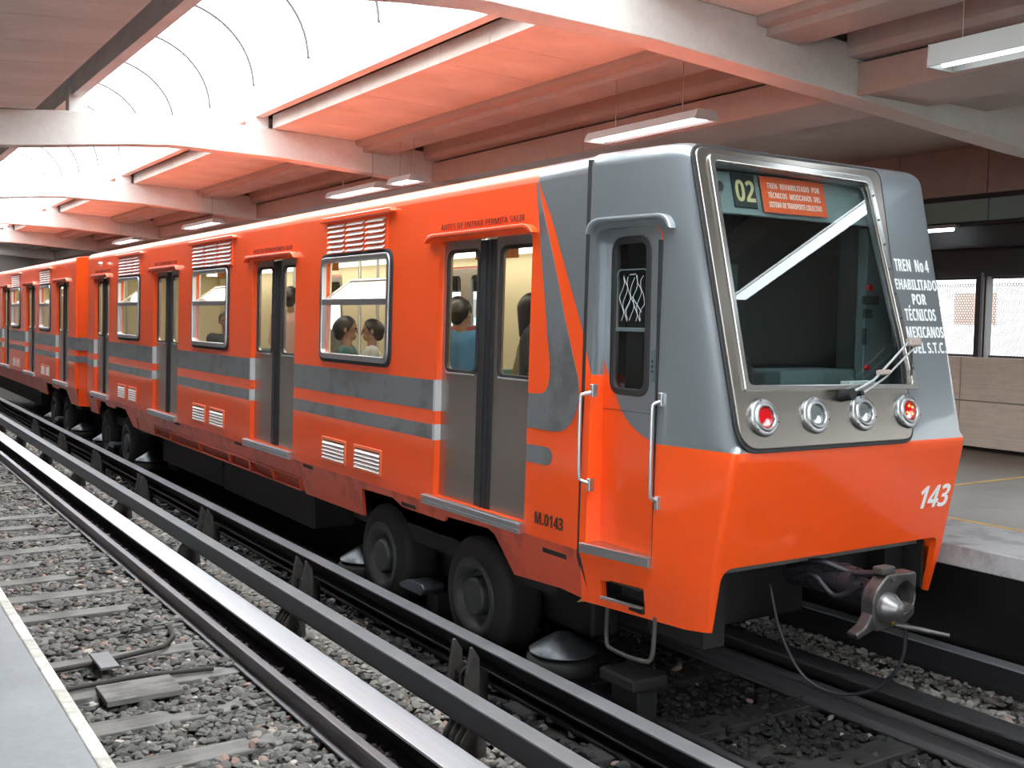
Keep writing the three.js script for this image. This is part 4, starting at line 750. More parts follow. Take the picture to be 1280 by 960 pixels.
// cab door, set back in the doorway
{
  const X0 = () => 4.128, dr = roundPoly(rectPts(-5.345, -4.80, 1.162, 3.125), [0.002, 0.002, 0.10, 0.10]);
  dr.holes.push(asHole(roundPoly(rectPts(-5.235, -4.905, 2.125, 3.045), 0.09)));
  const d = part(car1, 'cab_door', side(extrude(dr, 0.035), 0, X0), M.orange_paint);
  const gr = new THREE.Shape(); gr.moveTo(-5.345, 2.36); gr.quadraticCurveTo(-5.25, 2.17, -5.141, 2.01); gr.quadraticCurveTo(-5.0, 1.86, -4.802, 1.84); gr.lineTo(-4.802, 3.03); gr.quadraticCurveTo(-4.802, 3.12, -4.90, 3.123); gr.lineTo(-5.25, 3.123); gr.quadraticCurveTo(-5.345, 3.12, -5.345, 3.03); gr.closePath();
  gr.holes.push(asHole(roundPoly(rectPts(-5.235, -4.905, 2.125, 3.045), 0.09)));
  part(d, 'grey_field', side(extrude(gr, 0.003), 0.0025, X0), M.grey_paint);
  part(d, 'door_seam', S(rectPts(-5.34, -4.805, 2.004, 2.007), 0.003, 0.0035, 0, 0, X0), M.black_gap);
  part(d, 'window_seal', side(extrude(ring(-5.258, -4.882, 2.10, 3.068, 0.045, 0.105), 0.03, 0.008), 0.012, X0), M.rubber);
  part(d, 'pane', side(new THREE.ShapeGeometry(roundPoly(rectPts(-5.235, -4.905, 2.125, 3.045), 0.09)), -0.012, X0), M.tinted_glass);
  part(d, 'sash', [S(rectPts(-5.23, -4.91, 2.49, 2.515), 0.014, 0.0, 0, 0.003, X0), side(extrude(ring(-5.215, -4.925, 2.50, 2.87, 0.008, 0.04), 0.006), -0.002, X0)], M.cab_grey);
  // scratched drawing on the inner sash
  const sc = []; const zz = (t) => -5.20 + 0.26 * t; for (let k = 0; k < 7; k++) { const t = 0.12 + k * 0.125, p = []; for (let i = 0; i < 9; i++) p.push([4.1345, 2.56 + i * 0.033 + range(-0.008, 0.008), zz(t + 0.08 * Math.sin(i * 1.1 + k * 1.7) + range(-0.015, 0.015))]); sc.push(tube(p, 0.0028, 20, 4, 0.5)); }
  sc.push(tube([[4.1345, 2.835, zz(0.4)], [4.1345, 2.838, zz(0.62)]], 0.003, 4, 4), tube([[4.1345, 2.60, zz(0.2)], [4.1345, 2.70, zz(0.5)], [4.1345, 2.61, zz(0.85)]], 0.003, 12, 4));
  part(d, 'scratched_drawing', sc, M.stripe_trim);
  part(d, 'lock_plate', S(rectPts(-4.862, -4.832, 2.20, 2.395), 0.012, 0.010, 0.012, 0.003, X0), M.cab_grey);
  part(d, 'lock_hole', [2.26, 2.29, 2.32].map((y) => rod([4.122, y, -4.847], [4.114, y, -4.847], 0.008, 8)), M.black_gap);
  part(d, 'door_gap', [S(rectPts(-4.805, -4.795, 1.16, 3.03), 0.05, 0.02, 0, 0, X0)], M.black_gap);
}
{
  const P = (z) => (y) => xc(y, z);
  const tap = (g, off) => { const h = flip(g), p = h.attributes.position; for (let i = 0; i < p.count; i++) { const u = p.getX(i), v = p.getY(i), w = p.getZ(i); p.setXYZ(i, xc(v, u) - off + w, v, u); } h.computeVertexNormals(); return h; };
  part(car1, 'cab_sill', tap(extrude(poly(rectPts(-5.345, -4.785, 1.10, 1.162)), 0.16, 0.006), 0.035), M.aluminium);
  const hs = new THREE.Shape(); hs.moveTo(-5.35, 3.085); hs.quadraticCurveTo(-5.33, 3.15, -5.25, 3.155); hs.lineTo(-4.83, 3.155); hs.quadraticCurveTo(-4.75, 3.15, -4.735, 3.09); hs.lineTo(-4.71, 3.095); hs.quadraticCurveTo(-4.73, 3.185, -4.82, 3.185); hs.lineTo(-5.26, 3.185); hs.quadraticCurveTo(-5.36, 3.18, -5.368, 3.09); hs.closePath();
  part(car1, 'cab_hood', tap(extrude(hs, 0.065, 0.012, 8), 0.05), M.grey_paint);
  for (const [z, y0, y1, b] of [[-5.345, 1.54, 2.11, -5.30], [-4.775, 1.50, 2.09, -4.76]]) {
    const x = xc(1.8, z) - 0.055, h = part(car1, 'grab_rail', tube([[xc(y1, z) + 0.0, y1, b], [x + 0.015, y1 - 0.015, lerp(z, b, 0.3)], [x, y1 - 0.06, z], [x, y0 + 0.06, z], [x + 0.015, y0 + 0.015, lerp(z, b, 0.3)], [xc(y0, z), y0, b]], 0.0125, 48, 8, 0.35), M.aluminium);
    for (const y of [y0 - 0.01, y1 + 0.01]) part(h, 'rail_bracket', rbox(xc(y, b) - 0.022, xc(y, b) + 0.02, y - 0.04, y + 0.04, b - 0.016, b + 0.016, 0.006), M.aluminium);
  }
  part(car1, 'foothold', [box(4.10, 4.26, 0.80, 0.83, -5.215, -4.865), box(4.22, 4.24, 0.83, 0.95, -5.215, -4.865), box(4.06, 4.24, 0.945, 0.955, -5.215, -4.865)], M.under_black);
  part(car1, 'foothold_lip', rod([4.055, 0.835, -5.21], [4.11, 0.835, -4.87], 0.011, 8), M.aluminium);
  part(car1, 'step_loop', tube([[4.13, 0.80, -5.235], [4.12, 0.58, -5.23], [4.11, 0.515, -5.19], [4.11, 0.505, -5.0], [4.12, 0.52, -4.83], [4.13, 0.58, -4.795], [4.14, 0.80, -4.79]], 0.014, 60, 8, 0.35), M.insulator);
  part(car1, 'rail_scraper', [rbox(4.12, 4.40, 0.28, 0.36, -5.30, -4.95, 0.02), rbox(4.2, 4.36, 0.05, 0.30, -5.28, -5.0, 0.02)], M.under_black);
  part(car1, 'tie_strap', S([[-5.47, 0.74], [-5.42, 0.775], [-5.36, 0.79], [-5.35, 0.775]], 0.02, 0.0), M.line_yellow);
}
// windscreen surround: one stainless panel carrying windscreen and lamps
{
  const outline = roundPoly([[4.272, sF(1.848)], [5.752, sF(1.842)], [5.852, sF(3.545)], [4.235, sF(3.555)]], [0.14, 0.09, 0.07, 0.08], 0.06);
  const grown = roundPoly([[4.252, sF(1.828)], [5.770, sF(1.822)], [5.872, sF(3.565)], [4.213, sF(3.575)]], [0.16, 0.11, 0.09, 0.10], 0.06);
  grown.holes.push(asHole(roundPoly([[4.272 + 0.03, sF(1.878)], [5.722, sF(1.872)], [5.822, sF(3.515)], [4.265, sF(3.525)]], 0.08, 0.06), 8));
  outline.holes.push(asHole(roundPoly(glassPts, 0.035, 0.06), 8));
  const PX = -0.032, shift = (g) => g.translate(PX, 0, 0);
  const ws = part(car1, 'windscreen', shift(front(extrude(outline, 0.024, 0.007, 8), 0.002)), M.stainless);
  part(ws, 'gasket', shift(front(extrude(grown, 0.016, 0.004, 8), 0.0)), M.rubber);
  const fr = roundPoly([[4.345, sF(2.165)], [5.862, sF(2.145)], [5.738, sF(3.495)], [4.322, sF(3.518)]], [0.02, 0.02, 0.05, 0.05], 0.06); fr.holes.push(asHole(roundPoly(glassPts, 0.035, 0.06), 8));
  part(ws, 'frame', shift(front(extrude(fr, 0.020, 0.006, 8), 0.022)), M.frame_steel);
  const bolts = []; for (let i = 0; i < 8; i++) { const t = (i + 0.5) / 8; bolts.push(front(rod([lerp(5.838, 5.716, t), lerp(sF(2.2), sF(3.45), t), 0.066], [lerp(5.838, 5.716, t), lerp(sF(2.2), sF(3.45), t), 0.071], 0.007, 8))); }
  part(ws, 'frame_bolt', shift(merge(bolts).translate(0, -0.006, -0.024)), M.insulator);
  part(ws, 'pane', shift(front(new THREE.ShapeGeometry(roundPoly(glassPts, 0.035)), 0.012)), M.screen_glass);
  // lamps
  [[4.458, 2.018, 1], [4.878, 2.017, 0], [5.297, 2.016, 0], [5.715, 2.014, 2]].forEach(([x, y, k]) => {
    const at = (g) => front(g.rotateX(Math.PI / 2).translate(x - 0.03, sF(y), 0.028));
    const l = part(car1, 'head_lamp', at(lathe([[0.060, -0.01], [0.060, 0.026], [0.064, 0.036], [0.076, 0.036], [0.080, 0.027], [0.084, 0.025], [0.100, 0.024], [0.107, 0.016], [0.110, -0.01]], 48)), M.lamp_ring, k ? 'lamp with red lens' : 'lamp with clear lens');
    part(l, 'lens', at(lathe([[0.064, 0.0], [0.064, 0.016], [0.05, 0.022], [0.0, 0.026]], 28)), k ? M.red_lens : M.clear_lens);
    part(l, 'lamp_screw', [0.3, 2.4, 4.5].map((a) => at(rod([0.098 * Math.cos(a), 0.024, 0.098 * Math.sin(a)], [0.098 * Math.cos(a), 0.029, 0.098 * Math.sin(a)], 0.004, 6))), M.insulator);
    if (k === 2) part(l, 'lit_diode', [[0.02, 0.02], [-0.025, 0.01], [0.0, -0.03], [0.03, -0.02]].map(([p, q]) => at(new THREE.SphereGeometry(0.008, 8, 6).translate(p, 0.024, q))), M.led_lit);
  });
  // wiper
  const w3 = (x, y, h) => V(x, sF(y), h).applyMatrix4(frontM);
  const wp = part(car1, 'wiper', [tube([w3(5.10, 2.125, 0.10), w3(5.32, 2.20, 0.115), w3(5.74, 2.44, 0.10)], 0.008, 16, 6), tube([w3(5.20, 2.12, 0.10), w3(5.42, 2.21, 0.115), w3(5.80, 2.41, 0.10)], 0.007, 16, 6)], M.aluminium);
  part(wp, 'pivot', front(rod([5.10, sF(2.12), 0.03], [5.10, sF(2.12), 0.12], 0.034, 16)), M.bar_side);
  part(wp, 'pivot', front(rod([5.20, sF(2.125), 0.03], [5.20, sF(2.125), 0.11], 0.016, 12)), M.bar_side);
  part(wp, 'clamp', [front(rbox(5.36, 5.46, sF(2.225), sF(2.255), 0.10, 0.135, 0.006)), front(rbox(5.71, 5.82, sF(2.40), sF(2.45), 0.085, 0.125, 0.008))], M.fascia_panel);
  part(wp, 'blade', tube([w3(5.775, 2.42, 0.085), w3(5.80, 2.42, 0.06), w3(5.76, 2.23, 0.05)], 0.008, 12, 6), M.rubber);
  // lettering on the grey cheek and the number on the orange nose
  const say = (t, x0, x1, y0, y1) => part(car1, 'inscription', front(lettering(t, x1 - x0, (y1 - y0) / cs, 0.002).translate(x0, sF(y0), 0.0015)), M.letter_white, t + ' in white');
  say('TREN  No 4', 5.842, 6.19, 2.905, 2.985); say('REHABILITADO', 5.775, 6.24, 2.785, 2.855); say('POR', 5.965, 6.105, 2.69, 2.76); say('TÉCNICOS', 5.866, 6.178, 2.585, 2.685); say('MEXICANOS', 5.852, 6.228, 2.475, 2.548); say('DEL S.T.C.', 5.888, 6.222, 2.375, 2.445);
  const n = lettering('143', 0.30, 0.155, 0.003, font, 0.14).translate(5.915, (1.372 - 1.835) / cl, 0.002).applyMatrix4(frontLowM);
  part(car1, 'inscription', n, M.letter_white, '143 in slanted white numerals');
}
// cab interior behind the windscreen
{
  const C = part(car1, 'cab_interior', box(4.27, 6.23, 1.2, 3.44, -5.295, -5.28), M.cab_dark);
  const back = (y, d) => zf(y) - d;
  part(C, 'desk', [rbox(4.30, 6.2, 2.02, 2.15, -4.85, -4.42, 0.02), rbox(5.05, 5.75, 2.15, 2.26, -5.0, -4.7, 0.02), box(4.3, 6.2, 1.2, 2.05, -4.8, -4.62)], M.cab_grey);
  part(C, 'partition_door', rbox(4.60, 5.20, 1.25, 2.95, -5.285, -5.255, 0.01), M.cab_grey);
  part(C, 'partition_door', rbox(4.66, 5.02, 2.1, 2.62, -5.265, -5.245, 0.01), M.cab_dark);
  const hb = (x0, x1, y0, y1, t, d) => front(rbox(x0, x1, sF(y0), sF(y1), -d - t, -d, 0.006));
  part(C, 'header_board', hb(4.37, 5.79, 3.215, 3.47, 0.02, 0.075), M.header_grey);
  part(C, 'header_button', front(rod([4.435, sF(3.365), -0.07], [4.435, sF(3.365), -0.05], 0.032, 16)), M.coupler_steel);
  part(C, 'line_number', (() => { const g = hb(4.555, 4.745, 3.255, 3.46, 0.006, 0.066); return g; })(), M.cab_dark);
  part(C, 'line_numeral', front(lettering('02', 0.158, 0.135, 0.002).translate(4.575, sF(3.29), -0.0655)), M.numeral_cream, '02 in cream numerals');
  // orange notice
  const cv = document.createElement('canvas'); cv.width = 1024; cv.height = 512; const c = cv.getContext('2d');
  c.fillStyle = '#f2602f'; c.fillRect(0, 0, 1024, 512); c.fillStyle = '#f6ece4'; c.textBaseline = 'middle'; c.textAlign = 'left';
  [['TREN  REHABILITADO  POR', 125], ['TÉCNICOS  MEXICANOS  DEL', 260], ['SISTEMA DE TRANSPORTE COLECTIVO', 395]].forEach(([t, y]) => { c.font = 'bold 110px sans-serif'; c.save(); c.translate(95, y); c.scale(850 / c.measureText(t).width, 1.0); c.fillText(t, 0, 0); c.restore(); });
  const tex = new THREE.CanvasTexture(cv); tex.colorSpace = THREE.SRGBColorSpace;
  const notice = new THREE.BoxGeometry(0.56, 0.225, 0.004); notice.translate(5.06, sF(3.345), -0.055); front(notice); notice.userData.keepUV = true;
  const nm = new THREE.MeshStandardMaterial({ map: tex, roughness: 0.6 }); nm.name = 'notice_print';
  const ng = clean(notice); ng.userData.keepUV = true; part(C, 'notice_board', ng, nm, 'orange notice with white lettering');
  part(C, 'control_cabinet', [rbox(5.84, 6.12, 2.15, 3.2, -4.80, -4.72, 0.01)], M.cab_grey);
  part(C, 'cabinet_button', [rod([5.86, 2.80, -4.72], [5.86, 2.80, -4.695], 0.022, 12), rod([5.86, 2.27, -4.72], [5.86, 2.27, -4.695], 0.02, 12)], M.red_lens);
  part(C, 'cabinet_plate', [rbox(5.80, 5.96, 2.69, 2.745, -4.725, -4.705, 0.005), rbox(5.82, 5.90, 2.60, 2.66, -4.725, -4.705, 0.005), rbox(5.82, 5.85, 2.42, 2.53, -4.725, -4.705, 0.005)], M.cab_dark);
  part(C, 'brake_handle', [rod([4.78, 2.14, -4.70], [4.78, 2.26, -4.70], 0.03, 12), rod([4.78, 2.25, -4.70], [4.70, 2.36, -4.70], 0.022, 10), rbox(4.74, 4.84, 2.14, 2.25, -4.74, -4.66, 0.01)], M.rubber);
  part(C, 'paper', [rbox(5.38, 5.62, 2.15, 2.20, -4.52, -4.44, 0.004), rbox(4.88, 4.95, 2.15, 2.165, -4.5, -4.46, 0.003)], M.letter_white);
}
// coupler
{
  const cx = 5.25, cy = 0.935, z = -3.99;
  const plate = roundPoly([[cx - 0.14, cy - 0.13], [cx - 0.10, cy - 0.17], [cx + 0.14, cy - 0.16], [cx + 0.235, cy - 0.11], [cx + 0.245, cy + 0.15], [cx - 0.01, cy + 0.16], [cx - 0.14, cy + 0.06]], [0.02, 0.02, 0.03, 0.02, 0.03, 0.02, 0.07]);
  const hole = new THREE.Path(); hole.absellipse(cx + 0.135, cy + 0.005, 0.085, 0.092, 0, Math.PI * 2, true); plate.holes.push(hole);
  const c = part(car1, 'coupler', extrude(plate, 0.10, 0.012, 10).translate(0, 0, z - 0.10), M.coupler_steel);
  part(c, 'coupler_cone', lathe([[0.105, -0.01], [0.105, 0.03], [0.092, 0.05], [0.05, 0.11], [0.03, 0.122], [0.0, 0.124]], 28).rotateX(Math.PI / 2).scale(0.85, 0.85, 0.85).translate(cx - 0.03, cy - 0.03, z), M.aluminium_dull);
  part(c, 'coupler_funnel', lathe([[0.098, 0.004], [0.086, 0.0], [0.07, -0.12], [0.03, -0.16], [0.0, -0.16]], 28).rotateX(Math.PI / 2).translate(cx + 0.135, cy + 0.005, z), M.coupler_steel);
  part(c, 'coupler_foot', extrude(roundPoly([[cx - 0.26, cy - 0.20], [cx - 0.08, cy - 0.15], [cx - 0.13, cy - 0.05], [cx - 0.19, cy - 0.13], [cx - 0.27, cy - 0.165]], 0.015), 0.08, 0.01).translate(0, 0, z - 0.09), M.coupler_steel);
  part(c, 'coupler_lug', [rbox(cx - 0.06, cx + 0.06, cy + 0.155, cy + 0.20, z - 0.09, z - 0.01, 0.012), rod([cx + 0.02, cy + 0.13, z - 0.02], [cx + 0.02, cy + 0.13, z + 0.012], 0.02, 12), rbox(cx + 0.0, cx + 0.075, cy - 0.04, cy + 0.0, z + 0.02, z + 0.10, 0.008)], M.insulator);
  part(c, 'coupler_valve', [rod([cx + 0.02, cy - 0.085, z], [cx + 0.02, cy - 0.085, z + 0.015], 0.014, 12), rod([cx + 0.02, cy - 0.125, z], [cx + 0.02, cy - 0.125, z + 0.015], 0.017, 12)], M.brass);
  part(c, 'drawbar', [rod([cx, cy + 0.02, z - 0.1], [cx, cy + 0.02, -5.2], 0.075, 16), rod([cx - 0.02, cy + 0.06, z - 0.22], [cx - 0.02, cy + 0.06, z - 0.62], 0.095, 18), rod([cx - 0.02, cy + 0.06, z - 0.30], [cx - 0.02, cy + 0.06, z - 0.34], 0.105, 18), rod([cx - 0.02, cy + 0.06, z - 0.42], [cx - 0.02, cy + 0.06, z - 0.46], 0.105, 18), rod([cx - 0.02, cy + 0.06, z - 0.54], [cx - 0.02, cy + 0.06, z - 0.58], 0.105, 18)], M.hose_dark);
  part(c, 'hose', tube([[cx - 0.1, cy + 0.12, z - 0.6], [cx - 0.13, cy + 0.17, z - 0.4], [cx - 0.06, cy + 0.13, z - 0.25], [cx - 0.02, cy + 0.15, z - 0.08]], 0.02, 24, 8, 0.5), M.hose_dark);
  part(c, 'hose', tube([[cx - 0.14, cy + 0.02, z - 0.62], [cx - 0.15, cy + 0.08, z - 0.45], [cx - 0.12, cy - 0.02, z - 0.3], [cx - 0.1, cy + 0.08, z - 0.12]], 0.018, 24, 8, 0.5), M.hose_dark);
  part(c, 'cable_loop', tube([[cx - 0.10, cy - 0.05, -4.85], [cx - 0.12, cy - 0.35, -4.72], [cx - 0.08, cy - 0.60, -4.55], [cx, cy - 0.66, -4.33], [cx + 0.08, cy - 0.56, -4.1], [cx + 0.12, cy - 0.36, -3.98], [cx + 0.13, cy - 0.14, -3.97]], 0.011, 48, 8, 0.5), M.hose_dark);
  part(c, 'release_lever', rod([cx + 0.05, cy - 0.145, -3.98], [cx + 0.19, cy - 0.165, -3.72], 0.020, 10, 0.013), M.coupler_steel);
  part(car1, 'nose_underframe', [box(6.175, 6.20, 0.80, 1.14, -5.2, -4.46), box(4.35, 4.52, 0.62, 1.10, -5.1, -4.6), box(5.98, 6.16, 0.62, 1.10, -5.1, -4.6), box(4.3, 6.2, 0.9, 1.10, -5.35, -4.75), box(4.75, 5.75, 0.55, 0.9, -5.35, -5.1)], M.under_black);
}
// ---------------------------------------------------------------- second car, its doors and windows as the picture shows them
const car2 = thing('metro_car', 'second orange metro car coupled behind the leading one, at the left edge', 'train car', [XT, 0, -28.6]);
{
  const d2 = [[-23.28, -22.02], [-27.1, -25.8], [-30.9, -29.62], [-34.7, -33.42]], w2 = [[-25.20, -23.90], [-29.26, -27.92], [-33.0, -31.7]];
  carBody(car2, d2, w2, -36.2, -21.32, { plain: 'far' });
  w2.forEach(([a, b]) => louver(car2, a + 0.05, b - 0.05));
  [[-24.95, -24.5], [-24.4, -23.95], [-29.0, -28.5], [-28.4, -27.9]].forEach(([a, b]) => lowVent(car2, a, b));
  const sk = poly([[-21.32, 1.10], [-21.32, 0.775], [-22.0, 0.775], [-22.25, 1.03], [-23.0, 1.035], [-23.1, 0.985], [-23.7, 0.985], [-23.8, 1.04], [-24.5, 1.04], [-24.55, 0.775], [-25.6, 0.775], [-25.65, 0.80], [-36.2, 0.80], [-36.2, 1.10]]);
  part(car2, 'skirt', side(extrude(sk, 0.025)), M.skirt_paint);
  part(car2, 'skirt', mirror(side(extrude(poly([[-21.32, 1.10], [-21.32, 0.78], [-36.2, 0.78], [-36.2, 1.10]]), 0.025))), M.skirt_paint);
  part(car2, 'underframe', [box(4.2, 6.3, 0.80, 1.07, -36, -21.4), rbox(4.16, 4.7, 0.42, 0.8, -34, -26, 0.02)], M.under_black);
  // the chamfered end that faces the leading car
  const ch = (y0, y1, m, off = 0) => { const w = xs((y0 + y1) / 2); return prism([[w - off, 21.32], [w + 0.42, 20.72 - off], [w + 0.42, 20.78], [w + 0.06, 21.32]], y0, y1).rotateX(Math.PI / 2).translate(0, 0, 0); };
  const chamfer = (y0, y1, off = 0) => { const a = xs(y0), b = xs(y1), g = new THREE.BufferGeometry(); const q = (x, y, z) => [x, y, z]; const P = [q(a - off, y0, -21.32), q(a + 0.42 - off * 0.6, y0, -20.72 + off), q(b + 0.42 - off * 0.6, y1, -20.72 + off), q(b - off, y1, -21.32), q(a + 0.06, y0, -21.34), q(a + 0.46, y0, -20.78), q(b + 0.46, y1, -20.78), q(b + 0.06, y1, -21.34)]; const F = [[0, 1, 2, 3], [5, 4, 7, 6], [4, 0, 3, 7], [1, 5, 6, 2], [3, 2, 6, 7], [4, 5, 1, 0]]; const pos = []; F.forEach(([i, j, k, l]) => pos.push(...P[i], ...P[j], ...P[k], ...P[i], ...P[k], ...P[l])); g.setAttribute('position', new THREE.Float32BufferAttribute(pos, 3)); g.computeVertexNormals(); return g; };
  part(car2, 'end_chamfer', [chamfer(0.775, 3.56)], M.orange_paint);
  for (const [y0, y1] of [[UP0, UP1], [LO0, LO1]]) part(car2, 'stripe', chamfer(y0, y1, 0.004), M.stripe_grey);
  part(car2, 'end_wall', box(4.42, 6.08, 0.9, 3.56, -21.3, -20.78), M.orange_paint);
  bogie(car2, -22.7, -24.1);
  part(car2, 'gangway_bellows', [box(4.85, 5.65, 1.1, 3.3, -20.78, -20.24)], M.rubber);
}
// ---------------------------------------------------------------- passengers seen through the windows
function meshField(f, centre, half, res) {            // marching cubes over a signed distance f(x, y, z) in metres
  const mc = new MarchingCubes(res, M.stone, false, false, 200000), n = mc.size, h = n / 2;
  for (let k = 0; k < n; k++) for (let j = 0; j < n; j++) for (let i = 0; i < n; i++) mc.field[i + j * n + k * n * n] = -f(centre[0] + (i - h) / h * half, centre[1] + (j - h) / h * half, centre[2] + (k - h) / h * half);
  mc.isolation = 0; mc.update();
  const c = mc.count, g = new THREE.BufferGeometry();
  g.setAttribute('position', new THREE.BufferAttribute(mc.positionArray.slice(0, c * 3), 3));
  g.scale(half, half, half).translate(...centre); g.computeVertexNormals();
  g.deleteAttribute('normal'); let m = mergeVertices(g, 1e-4); m.computeVertexNormals(); m = m.toNonIndexed(); m.setAttribute('uv', new THREE.BufferAttribute(new Float32Array(m.attributes.position.count * 2), 2));
  return m;
}
const capsule = (a, b, ra, rb) => (x, y, z) => { const bx = b[0] - a[0], by = b[1] - a[1], bz = b[2] - a[2], px = x - a[0], py = y - a[1], pz = z - a[2], t = clamp01((px * bx + py * by + pz * bz) / (bx * bx + by * by + bz * bz + 1e-9)); return Math.hypot(px - bx * t, py - by * t, pz - bz * t) - lerp(ra, rb, t); };
const smoothMin = (l, k) => (x, y, z) => { let d = 9; for (const f of l) { const e = f(x, y, z), h = clamp01(0.5 + 0.5 * (d - e) / k); d = lerp(d, e, h) - k * h * (1 - h); } return d; };
function skeleton(seated, raised) {
  const hip = seated ? 0.50 : 0.90, sh = hip + 0.50, J = { hip: [0, hip, 0], chest: [0, hip + 0.34, seated ? -0.02 : 0], neck: [0, sh + 0.06, 0], head: [0, sh + 0.20, 0.015] };
  const legs = [], arms = [], hands = [];
  for (const s of [-1, 1]) {
    const h = [s * 0.095, hip - 0.02, 0], k = seated ? [s * 0.12, 0.50, 0.43] : [s * 0.10, 0.49, 0.01], a = seated ? [s * 0.12, 0.09, 0.45] : [s * 0.10, 0.08, -0.02], t = [a[0] + s * 0.02, 0.035, a[2] + 0.15];
    legs.push(capsule(h, k, 0.092, 0.060), capsule(k, a, 0.058, 0.040), capsule(a, t, 0.042, 0.034));
    const S = [s * 0.185, sh - 0.02, 0], up = raised && s > 0, e = up ? [s * 0.25, sh + 0.10, 0.24] : [s * 0.23, sh - 0.30, seated ? 0.06 : 0.0], w = up ? [s * 0.20, sh + 0.34, 0.33] : seated ? [s * 0.13, sh - 0.36, 0.29] : [s * 0.22, sh - 0.55, 0.09];
    arms.push({ upper: capsule(S, e, 0.050, 0.040), fore: capsule(e, w, 0.038, 0.026) }); hands.push({ w, e, s });
  }
  const torso = [capsule([-0.075, hip, 0], [-0.075, sh - 0.10, 0], 0.095, 0.10), capsule([0.075, hip, 0], [0.075, sh - 0.10, 0], 0.095, 0.10), capsule([-0.16, sh - 0.03, 0], [0.16, sh - 0.03, 0], 0.055, 0.055)];
  const H = J.head, head = [capsule([0, H[1] + 0.02, -0.01], [0, H[1] + 0.03, 0.015], 0.088, 0.085), capsule([0, H[1] - 0.05, 0.03], [0, H[1] - 0.065, 0.055], 0.058, 0.042), capsule([0, H[1] + 0.0, 0.098], [0, H[1] - 0.03, 0.115], 0.011, 0.015), capsule([-0.086, H[1] + 0.01, 0], [-0.09, H[1] - 0.02, 0.0], 0.014, 0.01), capsule([0.086, H[1] + 0.01, 0], [0.09, H[1] - 0.02, 0.0], 0.014, 0.01), capsule(J.neck, [0, H[1] - 0.06, 0.0], 0.052, 0.048)];
  return { hip, sh, H, legs, arms, hands, torso, head };
}
const handGeo = (() => {                              // palm down the -y axis, five unequal bent fingers
  const l = [capsule([-0.025, -0.03, 0], [-0.025, -0.075, 0.004], 0.014, 0.013), capsule([0, -0.02, 0], [0, -0.08, 0.004], 0.016, 0.014), capsule([0.025, -0.03, 0], [0.025, -0.075, 0.004], 0.014, 0.013)];
  [[-0.034, 0.052], [-0.012, 0.068], [0.011, 0.064], [0.033, 0.048]].forEach(([x, len]) => l.push(capsule([x, -0.085, 0.004], [x * 1.1, -0.085 - len * 0.55, 0.012], 0.009, 0.0085), capsule([x * 1.1, -0.085 - len * 0.55, 0.012], [x * 1.1, -0.085 - len, 0.034], 0.0085, 0.007)));
  l.push(capsule([-0.032, -0.03, 0.008], [-0.056, -0.062, 0.022], 0.011, 0.009), capsule([-0.056, -0.062, 0.022], [-0.058, -0.09, 0.034], 0.009, 0.0075));
  return meshField(smoothMin(l, 0.006), [0, -0.075, 0.01], 0.095, 48);
})();
function figure(seated, raised, hairLong) {
  const K = skeleton(seated, raised), mid = seated ? 0.72 : 0.90, half = seated ? 0.74 : 0.98, res = seated ? 84 : 104;
  const at = [0, mid, seated ? 0.15 : 0.1];
  const bones = [...K.torso, ...K.legs, ...K.arms.flatMap((a) => [a.upper, a.fore])], all = smoothMin(bones.concat(K.head.slice(5)), 0.035);
  const body = meshField(all, at, half, res);
  const headGeo = meshField(smoothMin(K.head, 0.02), [0, K.H[1], 0.01], 0.19, 56);
  const hands = K.hands.map(({ w, e, s }) => { const d = V(w[0] - e[0], w[1] - e[1], w[2] - e[2]).normalize(), g = handGeo.clone(); if (s > 0) { g.scale(-1, 1, 1); } const q = new THREE.Quaternion().setFromUnitVectors(V(0, -1, 0), d); g.applyQuaternion(q).translate(...w); return s > 0 ? flip(g) : g; });
  const grow = (f, t) => (x, y, z) => f(x, y, z) - t;
  const shirtBones = smoothMin([...K.torso, ...K.arms.map((a) => a.upper)], 0.04), shirt = meshField((x, y, z) => Math.max(shirtBones(x, y, z) - 0.014, K.hip + 0.0 - y), at, half, res);
  const legBones = smoothMin(K.legs.filter((_, i) => i % 3 !== 2).concat([K.torso[0], K.torso[1]]), 0.04), trousers = meshField((x, y, z) => Math.max(legBones(x, y, z) - 0.012, y - K.hip - 0.06), at, half, res);
  const shoes = meshField((x, y, z) => smoothMin([K.legs[2], K.legs[5]], 0.02)(x, y, z) - 0.012, [0, 0.08, seated ? 0.5 : 0.06], 0.30, 50);
  const cap = capsule([0, K.H[1] + 0.035, -0.02], [0, K.H[1] + 0.04, 0.0], 0.100, 0.098), tail = capsule([0, K.H[1] + 0.0, -0.06], [0, K.H[1] - (hairLong ? 0.22 : 0.05), -0.065], 0.085, hairLong ? 0.06 : 0.06);
  const hair = meshField((x, y, z) => Math.max(smoothMin([cap, tail], 0.03)(x, y, z), Math.min(0.055 + 0.55 * (y - K.H[1] - 0.02) < z ? 0.02 + z - 0.055 - 0.55 * (y - K.H[1] - 0.02) : -1, 1)), [0, K.H[1] - 0.04, -0.01], 0.28, 56);
  return { K, body: mergeGeometries([body, headGeo, ...hands].map(clean)), shirt, trousers, shoes, hair };
}
std('skin', { color: lin(0.36, 0.19, 0.115), roughness: 0.6 });
std('hair_black', { color: lin(0.012, 0.010, 0.009), roughness: 0.45 });
const cloth = (name, r, g, b) => std(name, { color: lin(r, g, b), roughness: 0.85 });
